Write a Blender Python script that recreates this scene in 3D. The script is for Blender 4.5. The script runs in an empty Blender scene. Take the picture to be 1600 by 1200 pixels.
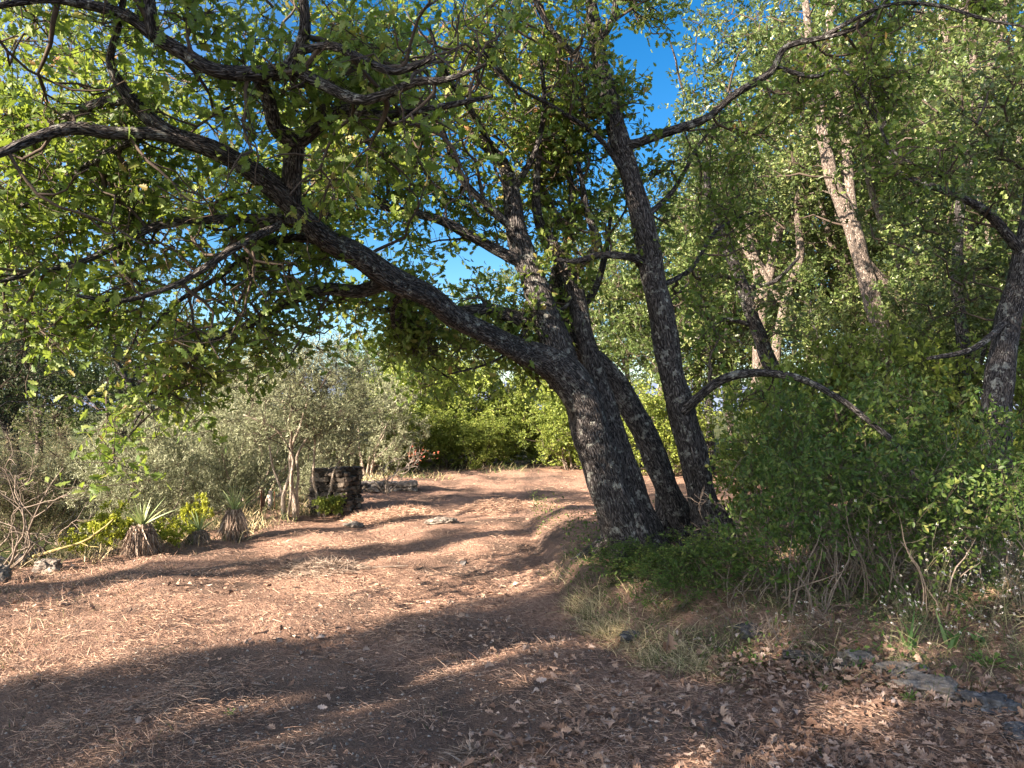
import bpy, math, random
import numpy as np
from mathutils import Vector, noise as mnoise
R = math.radians
rng = np.random.default_rng(7)
random.seed(7)
S = bpy.context.scene
C = S.collection

# ------------------------------------------------------------ camera, sky, sun, exposure
CAMH = 1.6; PITCH = R(2.0); F = 26/36*1600
cam_d = bpy.data.cameras.new('camera'); cam_d.lens = 26; cam_d.sensor_width = 36
cam_d.clip_start = 0.05; cam_d.clip_end = 9000
cam = bpy.data.objects.new('camera', cam_d); C.objects.link(cam)
cam.location = (0, 0, CAMH); cam.rotation_euler = (R(90)+PITCH, 0, 0)
S.camera = cam

SUN_EL = R(25); SUN_DIR = np.array([-0.79, -0.613])       # horizontal direction towards the sun
az = math.atan2(SUN_DIR[0], SUN_DIR[1])
W = bpy.data.worlds.new('World'); S.world = W; W.use_nodes = True
nt = W.node_tree
sky = nt.nodes.new('ShaderNodeTexSky'); sky.sky_type = 'NISHITA'; sky.sun_disc = False
sky.sun_elevation = SUN_EL; sky.sun_rotation = az % (2*math.pi)
sky.altitude = 1000; sky.air_density = 1.0; sky.dust_density = 0.3; sky.ozone_density = 2.5
bg = nt.nodes['Background']; hs = nt.nodes.new('ShaderNodeHueSaturation'); hs.inputs['Saturation'].default_value = 1.0
# clear evening sky: deeper and darker blue on the side away from the sun, paler around it
wtc = nt.nodes.new('ShaderNodeTexCoord'); dt = nt.nodes.new('ShaderNodeVectorMath'); dt.operation = 'DOT_PRODUCT'
nt.links.new(wtc.outputs['Generated'], dt.inputs[0]); dt.inputs[1].default_value = (SUN_DIR[0]*math.cos(SUN_EL), SUN_DIR[1]*math.cos(SUN_EL), math.sin(SUN_EL))
for sock, a, b in (('Saturation', 1.42, .62), ('Value', .66, 1.3)):
    q = nt.nodes.new('ShaderNodeMapRange'); q.inputs[1].default_value = -.15; q.inputs[2].default_value = .55; q.inputs[3].default_value = a; q.inputs[4].default_value = b
    nt.links.new(dt.outputs['Value'], q.inputs[0]); nt.links.new(q.outputs[0], hs.inputs[sock])
nt.links.new(sky.outputs[0], hs.inputs['Color']); nt.links.new(hs.outputs[0], bg.inputs[0]); bg.inputs[1].default_value = 0.088
sd = bpy.data.lights.new('sun', 'SUN'); sd.energy = 5.0; sd.angle = R(0.53); sd.color = (1.0, 0.92, 0.82)
sun = bpy.data.objects.new('sun', sd); C.objects.link(sun)
tosun = Vector((SUN_DIR[0]*math.cos(SUN_EL), SUN_DIR[1]*math.cos(SUN_EL), math.sin(SUN_EL)))
sun.rotation_euler = tosun.to_track_quat('Z', 'Y').to_euler(); sun.location = (-20, -15, 15)
S.view_settings.view_transform = 'Standard'; S.view_settings.look = 'None'
S.view_settings.use_white_balance = True; S.view_settings.white_balance_temperature = 7600; S.view_settings.white_balance_tint = 17; S.view_settings.gamma = 1; S.view_settings.exposure = 2.25
S.render.engine = 'CYCLES'
S.cycles.max_bounces = 6; S.cycles.diffuse_bounces = 4; S.cycles.transmission_bounces = 4; S.cycles.glossy_bounces = 2

# ------------------------------------------------------------ helpers
def P(px, py, d):
    """point seen at a place of the 1600x1200 photograph at depth d (metres along the view)"""
    x = (px-800)/F*d; u = -(py-600)/F*d
    return np.array([x, d*math.cos(PITCH)-u*math.sin(PITCH), CAMH+d*math.sin(PITCH)+u*math.cos(PITCH)])

def sstep(a, b, x):
    t = np.clip((x-a)/(b-a), 0, 1); return t*t*(3-2*t)

EY = np.array([-40, 0, 4.0, 7.1, 8.2, 9.25, 12, 17.6, 25, 60]); EX = np.array([-20, -12, -7.0, -4.9, -4.3, -3.75, -3.3, -2.9, -4, -10])
BX = np.array([-3, -0.2, 0.5, 0.97, 1.64, 2.4, 4, 9, 30]); BY = np.array([60, 16, 5.9, 4.6, 4.4, 4.0, 3.6, 3.0, 2.0])
def ground(x, y):
    x = np.asarray(x, float); y = np.asarray(y, float)
    xe = np.interp(y, EY, EX)
    z = -1.1*sstep(0, 4.5, xe-x)
    z = z + 0.22*sstep(-0.1, 1.3, (y-np.interp(x, BX, BY))*(x > -3))*sstep(0.0, 0.8, x)*(1-sstep(9.5, 13, y))
    z = z + 0.05*np.sin(x*0.9+1.3)*np.sin(y*0.7+.4) + 0.02*np.sin(x*3.1+y*1.7) + 0.014*np.sin(x*5.3-y*4.1+2)
    z = z + 0.6*sstep(24, 60, y)
    return z
def G(x, y): return float(ground(x, y))
def onground(px, py):
    """ground point seen at a place of the photograph"""
    d = 8.0
    for _ in range(60):
        p = P(px, py, d); e = p[2]-G(p[0], p[1])
        d = max(1.0, d + e*0.9*d/max(0.3, CAMH - G(p[0], p[1]))*0.5)
    return P(px, py, d)

def tag(o, label=None, cat=None, group=None, kind=None):
    if label: o['label'] = label
    if cat: o['category'] = cat
    if group: o['group'] = group
    if kind: o['kind'] = kind
    return o
def empty(name, loc=(0, 0, 0), label=None, cat=None, group=None, rz=0, sc=1):
    o = bpy.data.objects.new(name, None); C.objects.link(o); o.empty_display_size = .3
    o.location = loc; o.rotation_euler = (0, 0, rz); o.scale = (sc, sc, sc) if np.isscalar(sc) else sc
    return tag(o, label, cat, group)

def reseed(k):
    global rng
    rng = np.random.default_rng(k)

class MB:
    """collects polygons of any size as numpy arrays"""
    def __init__(s): s.v = []; s.n = 0; s.loops = []; s.sizes = []; s.mi = []; s.bk = []; s.sm = []
    def add(s, v, faces, mi=0, bk=None, smooth=True):
        """faces: (M,k) index array into v"""
        v = np.asarray(v, np.float32).reshape(-1, 3); faces = np.asarray(faces, np.int64)
        s.v.append(v); s.loops.append((faces+s.n).ravel()); s.sizes.append(np.full(len(faces), faces.shape[1]))
        s.mi.append(np.full(len(faces), mi)); s.sm.append(np.full(len(faces), smooth))
        s.bk.append(np.asarray(bk, np.float32) if bk is not None else v); s.n += len(v)
    def build(s, name, mats, parent=None, loc=None):
        me = bpy.data.meshes.new(name)
        v = np.concatenate(s.v); lo = np.concatenate(s.loops); sz = np.concatenate(s.sizes)
        if loc is not None: v = v-np.asarray(loc, np.float32)
        me.vertices.add(len(v)); me.vertices.foreach_set('co', v.ravel())
        me.loops.add(len(lo)); me.loops.foreach_set('vertex_index', lo.astype(np.int32))
        me.polygons.add(len(sz)); st = np.concatenate([[0], np.cumsum(sz)[:-1]])
        me.polygons.foreach_set('loop_start', st.astype(np.int32)); me.polygons.foreach_set('loop_total', sz.astype(np.int32))
        me.polygons.foreach_set('material_index', np.concatenate(s.mi).astype(np.int32))
        me.polygons.foreach_set('use_smooth', np.concatenate(s.sm))
        a = me.attributes.new('bk', 'FLOAT_VECTOR', 'POINT'); a.data.foreach_set('vector', np.concatenate(s.bk).ravel())
        me.update(calc_edges=True); me.validate()
        for m in (mats if isinstance(mats, (list, tuple)) else [mats]): me.materials.append(m)
        o = bpy.data.objects.new(name, me); C.objects.link(o)
        if parent is not None: o.parent = parent
        elif loc is not None: o.location = loc
        return o

def catmull(pts, step):
    pts = np.asarray(pts, float); n = len(pts)
    if n < 3:
        k = max(2, int(np.linalg.norm(pts[-1, :3]-pts[0, :3])/step)+1)
        return pts[0]+(pts[-1]-pts[0])*np.linspace(0, 1, k)[:, None]
    out = []
    for i in range(n-1):
        p0 = pts[max(0, i-1)]; p1 = pts[i]; p2 = pts[i+1]; p3 = pts[min(n-1, i+2)]
        k = max(1, int(np.linalg.norm(p2[:3]-p1[:3])/step))
        t = (np.arange(k)/k)[:, None]
        out.append(.5*((2*p1)+(-p0+p2)*t+(2*p0-5*p1+4*p2-p3)*t*t+(-p0+3*p1-3*p2+p3)*t**3))
    out.append(pts[-1:]); return np.concatenate(out)

def tube(mb, pts, rad, sides=6, mi=0, rough=0.0, cap=True):
    pts = np.asarray(pts, float); rad = np.asarray(rad, float); n = len(pts)
    T = np.gradient(pts, axis=0); T /= np.linalg.norm(T, axis=1)[:, None]+1e-9
    u = np.cross(T[0], [0.31, 0.9, 0.2]); u /= np.linalg.norm(u)
    U = np.zeros((n, 3))
    for i in range(n):
        u = u-T[i]*np.dot(u, T[i]); u /= np.linalg.norm(u)+1e-9; U[i] = u
    V = np.cross(T, U)
    th = np.arange(sides)*2*math.pi/sides
    cs, sn = np.cos(th), np.sin(th)
    L = np.concatenate([[0], np.cumsum(np.linalg.norm(np.diff(pts, axis=0), axis=1))])
    off = L[0]+rng.uniform(0, 50)
    rr = np.repeat(rad[:, None], sides, 1)
    bk = np.stack([rr*cs, rr*sn, np.repeat((L+off)[:, None], sides, 1)], -1)
    if rough > 0:
        d = np.zeros((n, sides))
        for i in range(n):
            for j in range(sides):
                b = bk[i, j]
                q = Vector((b[0]*6, b[1]*6, b[2]*2.6)); q2 = Vector((b[0]*26, b[1]*26, b[2]*7))
                d[i, j] = 0.24*mnoise.noise(q)+0.10*(0.5-abs(mnoise.noise(q2)))
        rr = rr*(1+d*rough)
    v = pts[:, None, :]+rr[..., None]*(cs[None, :, None]*U[:, None, :]+sn[None, :, None]*V[:, None, :])
    i = np.arange(n-1)[:, None]*sides; j = np.arange(sides)[None, :]; j2 = (j+1) % sides
    f = np.stack([i+j, i+j2, i+sides+j2, i+sides+j], -1).reshape(-1, 4)
    mb.add(v.reshape(-1, 3), f, mi, bk.reshape(-1, 3))
    if cap and rad[-1] > 0.01:
        mb.loops.append(np.arange(sides)+mb.n-sides); mb.sizes.append(np.array([sides])); mb.mi.append(np.array([mi])); mb.sm.append(np.array([False]))

def norm(a): return a/(np.linalg.norm(a, axis=-1, keepdims=True)+1e-9)
def rdir(n, up=0.0):
    a = rng.normal(size=(n, 3)); a[:, 2] += up; return norm(a)

def prisms(mb, P0, P1, r0, r1, mi=0, sides=3, bend=0.0):
    """many thin twigs at once; one bend in the middle"""
    P0 = np.asarray(P0); P1 = np.asarray(P1); n = len(P0)
    if n == 0: return
    d = norm(P1-P0); a = norm(np.cross(d, rdir(n))); b = np.cross(d, a)
    L = np.linalg.norm(P1-P0, axis=1)[:, None]
    Pm = (P0+P1)/2+rng.normal(size=(n, 3))*L*bend
    th = np.arange(sides)*2*math.pi/sides; r0 = np.broadcast_to(r0, n); r1 = np.broadcast_to(r1, n)
    rings = []
    for Q, r in ((P0, r0), (Pm, (r0+r1)/2), (P1, r1)):
        rings.append(Q[:, None, :]+r[:, None, None]*(np.cos(th)[None, :, None]*a[:, None, :]+np.sin(th)[None, :, None]*b[:, None, :]))
    v = np.stack(rings, 1).reshape(-1, 3)
    base = (np.arange(n)*3*sides)[:, None, None, None]
    k = np.arange(2)[None, :, None, None]*sides; j = np.arange(sides)[None, None, :, None]; j2 = (j+1) % sides
    f = np.concatenate([base+k+j, base+k+j2, base+k+sides+j2, base+k+sides+j], -1).reshape(-1, 4)
    mb.add(v, f, mi)

# leaf templates: x = along, y = across, z = out of plane (length 1)
def half(side, pts): return [(x, y*side, abs(y)*0.28) for x, y in pts]
_oak = [(0.0, .015), (.20, .16), (.28, .10), (.42, .30), (.52, .15), (.66, .32), (.76, .14), (.90, .17)]
T_OAK = (np.array([(0, 0, 0), (1, 0, -.06), (.55, 0, .03)] + half(1, _oak)+half(-1, _oak)),
         [np.array([[0, 2, 1]+list(range(10, 2, -1))]), np.array([[0]+list(range(11, 19))+[1, 2]])])
_ell = [(.22, .17), (.5, .25), (.8, .16)]
T_OV = (np.array([(0, 0, 0), (1, 0, 0)]+half(1, _ell)+half(-1, _ell)), [np.array([[0, 1, 4, 3, 2]]), np.array([[0, 5, 6, 7, 1]])])
T_DI = (np.array([(0, 0, 0), (.45, .24, .08), (1, 0, 0), (.5, -.24, .08)]), [np.array([[0, 2, 1], [0, 3, 2]])])
T_OL = (np.array([(0, 0, 0), (.5, .1, .02), (1, 0, 0), (.5, -.1, .02)]), [np.array([[0, 3, 2, 1]])])
T_LOB = (np.array([(0, 0, 0), (.28, .2, .06), (.4, .09, .03), (.62, .27, .07), (1, 0, 0), (.66, -.25, .07), (.42, -.09, .03), (.26, -.21, .06)]),
         [np.array([[0, 4, 3, 2, 1], [0, 7, 6, 5, 4]])])

def leaves(mb, pos, dirs, nrm, size, T, mi=1, curl=0.0):
    n = len(pos)
    if n == 0: return
    tv, tf = T
    x = norm(dirs); y = norm(np.cross(nrm, x)); z = np.cross(x, y)
    tv = np.repeat(tv[None], n, 0).copy()
    if curl:
        c = rng.uniform(-curl, curl, n)[:, None]
        tv[:, :, 2] += c*(tv[:, :, 0]-.4)**2+np.abs(tv[:, :, 1])*rng.uniform(-1, 1.6, n)[:, None]*curl
    size = np.broadcast_to(size, n)
    v = pos[:, None, :]+size[:, None, None]*(tv[:, :, 0:1]*x[:, None]+tv[:, :, 1:2]*y[:, None]+tv[:, :, 2:3]*z[:, None])
    nv = tv.shape[1]; base = (np.arange(n)*nv)[:, None, None]
    first = True
    for f in tf:
        ff = (base+f[None]).reshape(-1, f.shape[1])
        if first: mb.add(v.reshape(-1, 3), ff, mi, smooth=False); off = n*nv; first = False
        else:
            mb.loops.append((ff+mb.n-off).ravel()); mb.sizes.append(np.full(len(ff), f.shape[1]))
            mb.mi.append(np.full(len(ff), mi)); mb.sm.append(np.full(len(ff), False))

def foliage(mb, centres, rc, T, size, twigs=9, per=7, droop=0.15, flat=0.8, up=0.3, twr=0.003, curl=0.15, upn=0.9):
    """clumps of leafy twigs around the centres"""
    c = np.asarray(centres); n = len(c)
    if n == 0: return
    rc = np.broadcast_to(rc, n)
    c0 = np.repeat(c, twigs, 0); L = np.repeat(rc, twigs)*rng.uniform(.45, 1.15, n*twigs)
    d = rdir(n*twigs, up); d[:, 2] *= flat; d = norm(d)
    st = c0+rdir(n*twigs)*np.repeat(rc, twigs)[:, None]*.22
    en = st+d*L[:, None]
    prisms(mb, c0, en, twr*1.3, twr*.6, 0, 3, .08)
    m = len(c0)*per
    t = np.tile(np.linspace(.3, 1.03, per), len(c0))+rng.normal(0, .05, m)
    s3 = np.repeat(st, per, 0); e3 = np.repeat(en, per, 0); d3 = np.repeat(d, per, 0)
    pos = s3+(e3-s3)*t[:, None]+rng.normal(0, .012, (m, 3))*np.repeat(np.repeat(rc, twigs), per)[:, None]*3
    ld = norm(d3*.7+rdir(m)*.9); ld[:, 2] -= droop; ld = norm(ld)
    nr = rdir(m, upn)
    leaves(mb, pos, ld, nr, size*rng.uniform(.65, 1.25, m), T, 1, curl)

def wander(p, d, L, n, jit=.35, up=.05, r0=.02, r1=.006):
    d = np.asarray(d, float); d = d/np.linalg.norm(d); out = [np.asarray(p, float)]; s = L/n
    for i in range(n):
        d = d+rng.normal(0, jit, 3); d[2] += up; d /= np.linalg.norm(d)
        out.append(out[-1]+d*s)
    return np.array(out), np.linspace(r0, r1, n+1)

# ------------------------------------------------------------ materials
def mat(name):
    m = bpy.data.materials.new(name); m.use_nodes = True; nt = m.node_tree
    for n in list(nt.nodes): nt.nodes.remove(n)
    out = nt.nodes.new('ShaderNodeOutputMaterial'); return m, nt, out
def ramp(nt, stops, src):
    r = nt.nodes.new('ShaderNodeValToRGB'); e = r.color_ramp.elements
    while len(e) > 1: e.remove(e[-1])
    e[0].position = stops[0][0]; e[0].color = (*stops[0][1], 1)
    for p, c in stops[1:]:
        k = e.new(p); k.color = (*c, 1)
    nt.links.new(src, r.inputs[0]); return r.outputs[0]
def leafmat(name, stops, trans=(.16, .2, .02), tf=.4, rough=.5, clump=1.2):
    m, nt, out = mat(name); N = nt.nodes; L = nt.links
    g = N.new('ShaderNodeNewGeometry'); tc = N.new('ShaderNodeTexCoord')
    nz = N.new('ShaderNodeTexNoise'); nz.inputs['Scale'].default_value = clump; nz.inputs['Detail'].default_value = 2; L.new(tc.outputs['Object'], nz.inputs['Vector'])
    mx = N.new('ShaderNodeMath'); mx.operation = 'MULTIPLY_ADD'; L.new(nz.outputs['Fac'], mx.inputs[0]); mx.inputs[1].default_value = 0.9
    sb = N.new('ShaderNodeMath'); sb.operation = 'MULTIPLY_ADD'; L.new(g.outputs['Random Per Island'], sb.inputs[0]); sb.inputs[1].default_value = .75; sb.inputs[2].default_value = -.32
    L.new(sb.outputs[0], mx.inputs[2])
    col = ramp(nt, stops, mx.outputs[0])
    b = N.new('ShaderNodeBsdfPrincipled'); L.new(col, b.inputs['Base Color']); b.inputs['Roughness'].default_value = rough
    b.inputs['Specular IOR Level'].default_value = .35
    t = N.new('ShaderNodeBsdfTranslucent')
    mc = N.new('ShaderNodeMix'); mc.data_type = 'RGBA'; mc.inputs[0].default_value = .6; L.new(col, mc.inputs[6]); mc.inputs[7].default_value = (*trans, 1)
    L.new(mc.outputs[2], t.inputs[0])
    ms = N.new('ShaderNodeMixShader'); ms.inputs[0].default_value = tf
    L.new(b.outputs[0], ms.inputs[1]); L.new(t.outputs[0], ms.inputs[2]); L.new(ms.outputs[0], out.inputs[0])
    return m
def barkmat(name, dark, mid, pale, lichen=(.42, .43, .36), lich=.58, scale=1.0, bump=.9):
    m, nt, out = mat(name); N = nt.nodes; L = nt.links
    at = N.new('ShaderNodeAttribute'); at.attribute_name = 'bk'
    mp = N.new('ShaderNodeMapping'); mp.inputs['Scale'].default_value = (1*scale, 1*scale, .2*scale); L.new(at.outputs['Vector'], mp.inputs[0])
    wz = N.new('ShaderNodeTexNoise'); wz.inputs['Scale'].default_value = 14; wz.inputs['Detail'].default_value = 3; L.new(mp.outputs[0], wz.inputs['Vector'])
    ad = N.new('ShaderNodeMix'); ad.data_type = 'RGBA'; ad.blend_type = 'ADD'; ad.inputs[0].default_value = .12; L.new(mp.outputs[0], ad.inputs[6]); L.new(wz.outputs['Color'], ad.inputs[7])
    vo = N.new('ShaderNodeTexVoronoi'); vo.feature = 'DISTANCE_TO_EDGE'; vo.inputs['Scale'].default_value = 62; L.new(ad.outputs[2], vo.inputs['Vector'])
    nz = N.new('ShaderNodeTexNoise'); nz.inputs['Scale'].default_value = 70; nz.inputs['Detail'].default_value = 6; L.new(mp.outputs[0], nz.inputs['Vector'])
    mm = N.new('ShaderNodeMath'); mm.operation = 'MULTIPLY_ADD'; L.new(vo.outputs['Distance'], mm.inputs[0]); mm.inputs[1].default_value = 1.9
    m2 = N.new('ShaderNodeMath'); m2.operation = 'MULTIPLY_ADD'; L.new(nz.outputs['Fac'], m2.inputs[0]); m2.inputs[1].default_value = .9; m2.inputs[2].default_value = -.22
    L.new(m2.outputs[0], mm.inputs[2])
    col = ramp(nt, [(.16, dark), (.40, mid), (.72, pale)], mm.outputs[0])
    ln = N.new('ShaderNodeTexNoise'); ln.inputs['Scale'].default_value = 11; ln.inputs['Detail'].default_value = 8; ln.inputs['Roughness'].default_value = .72; L.new(at.outputs['Vector'], ln.inputs['Vector'])
    lr = ramp(nt, [(lich, (0, 0, 0)), (lich+.05, (1, 1, 1))], ln.outputs['Fac'])
    mx = N.new('ShaderNodeMix'); mx.data_type = 'RGBA'; L.new(lr, mx.inputs[0]); L.new(col, mx.inputs[6]); mx.inputs[7].default_value = (*lichen, 1)
    b = N.new('ShaderNodeBsdfPrincipled'); L.new(mx.outputs[2], b.inputs['Base Color']); b.inputs['Roughness'].default_value = .9; b.inputs['Specular IOR Level'].default_value = .15
    bp = N.new('ShaderNodeBump'); bp.inputs['Strength'].default_value = bump; bp.inputs['Distance'].default_value = .035; L.new(mm.outputs[0], bp.inputs['Height']); L.new(bp.outputs[0], b.inputs['Normal'])
    L.new(b.outputs[0], out.inputs[0]); return m
def plain(name, stops, scale=8, rough=.85, bump=.3, isl=.0, dist=.02, coord='Object', metal=0):
    m, nt, out = mat(name); N = nt.nodes; L = nt.links
    tc = N.new('ShaderNodeTexCoord'); g = N.new('ShaderNodeNewGeometry')
    nz = N.new('ShaderNodeTexNoise'); nz.inputs['Scale'].default_value = scale; nz.inputs['Detail'].default_value = 7; nz.inputs['Roughness'].default_value = .65; L.new(tc.outputs[coord], nz.inputs['Vector'])
    ma = N.new('ShaderNodeMath'); ma.operation = 'MULTIPLY_ADD'; L.new(g.outputs['Random Per Island'], ma.inputs[0]); ma.inputs[1].default_value = isl
    m3 = N.new('ShaderNodeMath'); m3.operation = 'MULTIPLY_ADD'; L.new(nz.outputs['Fac'], m3.inputs[0]); m3.inputs[1].default_value = 1-isl*.6; m3.inputs[2].default_value = -isl*.2
    L.new(m3.outputs[0], ma.inputs[2])
    col = ramp(nt, stops, ma.outputs[0])
    b = N.new('ShaderNodeBsdfPrincipled'); L.new(col, b.inputs['Base Color']); b.inputs['Roughness'].default_value = rough; b.inputs['Specular IOR Level'].default_value = .2; b.inputs['Metallic'].default_value = metal
    if bump:
        bp = N.new('ShaderNodeBump'); bp.inputs['Strength'].default_value = bump; bp.inputs['Distance'].default_value = dist; L.new(nz.outputs['Fac'], bp.inputs['Height']); L.new(bp.outputs[0], b.inputs['Normal'])
    L.new(b.outputs[0], out.inputs[0]); return m

M = {}
M['oakleaf'] = leafmat('oak_leaf', [(.0, (.032, .068, .016)), (.32, (.075, .14, .03)), (.55, (.135, .215, .045)), (.8, (.25, .32, .09)), (.94, (.30, .24, .08)), (1, (.30, .14, .06))], (.32, .43, .05), .45)
M['oakfar'] = leafmat('wood_oak_leaf', [(.0, (.025, .045, .014)), (.4, (.06, .10, .03)), (.75, (.125, .18, .055)), (1, (.27, .29, .12))], (.24, .34, .07), .24, .36, clump=.7)
M['darkleaf'] = leafmat('holm_oak_leaf', [(0, (.02, .04, .018)), (.5, (.035, .06, .025)), (1, (.08, .1, .045))], (.1, .14, .03), .2)
M['bushleaf'] = leafmat('bush_leaf', [(0, (.025, .06, .015)), (.45, (.06, .12, .028)), (.8, (.13, .19, .045)), (1, (.32, .32, .1))], (.16, .28, .04), .38, clump=2)
M['oliveleaf'] = leafmat('olive_leaf', [(0, (.10, .125, .065)), (.5, (.23, .26, .15)), (1, (.42, .44, .29))], (.2, .22, .1), .22, .45, clump=1)
M['brushleaf'] = leafmat('brush_leaf', [(0, (.09, .11, .055)), (.5, (.17, .18, .095)), (.8, (.28, .25, .14)), (1, (.36, .29, .18))], (.16, .18, .06), .25, clump=1)
M['hedgeleaf'] = leafmat('hedge_leaf', [(0, (.07, .11, .025)), (.45, (.15, .21, .04)), (.8, (.27, .33, .07)), (1, (.42, .40, .13))], (.28, .36, .05), .36, clump=.8)
M['spurge'] = leafmat('spurge_leaf', [(0, (.14, .19, .025)), (.5, (.32, .36, .045)), (1, (.5, .48, .08))], (.42, .46, .05), .3, clump=5)
M['yucca'] = leafmat('yucca_leaf', [(0, (.12, .2, .08)), (.5, (.22, .3, .13)), (1, (.42, .45, .2))], (.25, .33, .08), .2, .4, clump=5)
M['iris'] = leafmat('iris_leaf', [(0, (.04, .11, .035)), (.5, (.08, .18, .05)), (1, (.2, .3, .1))], (.15, .3, .06), .3, .4, clump=5)
M['rosette'] = leafmat('weed_leaf', [(0, (.07, .15, .04)), (.5, (.12, .22, .05)), (1, (.25, .33, .1))], (.2, .33, .06), .3, clump=5)
M['redleaf'] = leafmat('red_leaf', [(0, (.3, .07, .05)), (.5, (.42, .12, .07)), (1, (.5, .22, .1))], (.4, .1, .05), .3, clump=5)
M['litter'] = plain('dead_leaf', [(.15, (.15, .09, .065)), (.5, (.28, .18, .13)), (.8, (.42, .30, .23)), (.97, (.60, .50, .43))], 9, .8, .2, .8)
M['straw'] = plain('dry_straw', [(.15, (.22, .13, .095)), (.5, (.42, .27, .195)), (.9, (.62, .45, .33))], 3, .8, 0, .8)
M['strawpale'] = plain('pale_grass', [(.15, (.28, .24, .13)), (.5, (.45, .38, .22)), (.9, (.62, .52, .32))], 3, .8, 0, .8)
M['greengrass'] = plain('green_grass', [(.1, (.03, .06, .02)), (.5, (.06, .095, .03)), (.9, (.14, .15, .06))], 3, .8, 0, .8)
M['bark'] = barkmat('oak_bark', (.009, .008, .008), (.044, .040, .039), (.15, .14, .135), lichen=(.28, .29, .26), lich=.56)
M['barklit'] = barkmat('sunlit_oak_bark', (.05, .04, .034), (.19, .155, .13), (.40, .34, .29), lich=.6)  # lit copy of the oak bark, sunlight put into its paler colour
M['twig'] = plain('twig_bark', [(.2, (.035, .027, .022)), (.6, (.09, .07, .055)), (.9, (.2, .18, .14))], 30, .9, .3)
M['olivebark'] = barkmat('olive_bark', (.13, .10, .08), (.30, .25, .20), (.48, .42, .35), lich=.66, bump=.5)
M['logwood'] = barkmat('log_wood', (.03, .025, .022), (.13, .11, .095), (.27, .24, .21), lich=.7, scale=1.2)
M['deadwood'] = plain('dead_wood', [(.25, (.11, .085, .07)), (.6, (.23, .19, .155)), (.9, (.38, .33, .27))], 25, .9, .3)
M['lichenwood'] = plain('lichen_wood', [(.3, (.22, .17, .08)), (.6, (.40, .33, .14)), (.9, (.5, .46, .3))], 25, .9, .4)
M['stone'] = plain('limestone', [(.3, (.06, .052, .045)), (.5, (.20, .175, .15)), (.7, (.40, .36, .31))], 14, .9, 1.0, .25, .03)
M['wallstone'] = plain('dark_wall_stone', [(.3, (.018, .015, .014)), (.5, (.075, .063, .053)), (.75, (.26, .22, .18))], 7, .9, .8, .3)
M['darkstone'] = plain('dark_rock', [(.35, (.035, .035, .036)), (.52, (.09, .088, .088)), (.66, (.24, .235, .23)), (.8, (.4, .39, .37))], 16, .9, .9, .2)
M['thatch'] = plain('dead_yucca_leaf', [(.15, (.10, .07, .055)), (.5, (.23, .17, .13)), (.9, (.46, .38, .31))], 20, .85, 0, .8)
M['rust'] = plain('rusty_iron', [(.3, (.07, .035, .028)), (.6, (.2, .075, .045)), (.9, (.3, .13, .08))], 30, .85, .4)
M['post'] = plain('reddish_post_wood', [(.3, (.17, .085, .06)), (.6, (.3, .17, .12)), (.9, (.42, .28, .2))], 30, .85, .4)
M['whitepipe'] = plain('white_plastic', [(.3, (.6, .5, .46)), (.8, (.78, .7, .66))], 10, .5, .05)
M['blackiron'] = plain('black_iron', [(.3, (.015, .013, .012)), (.8, (.06, .045, .035))], 30, .6, .2)
M['flowerstem'] = plain('flower_stem', [(.1, (.10, .13, .06)), (.5, (.2, .2, .11)), (.9, (.34, .3, .18))], 3, .8, 0, .8)
M['petal'] = plain('white_petal', [(.2, (.6, .55, .48)), (.8, (.85, .82, .76))], 10, .7, 0)
M['hill'] = plain('hazy_hill_wood', [(.3, (.10, .15, .24)), (.6, (.14, .19, .28)), (.8, (.20, .24, .32))], .01, .95, 0)  # blue of distant haze put into the wood's base colour

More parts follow.
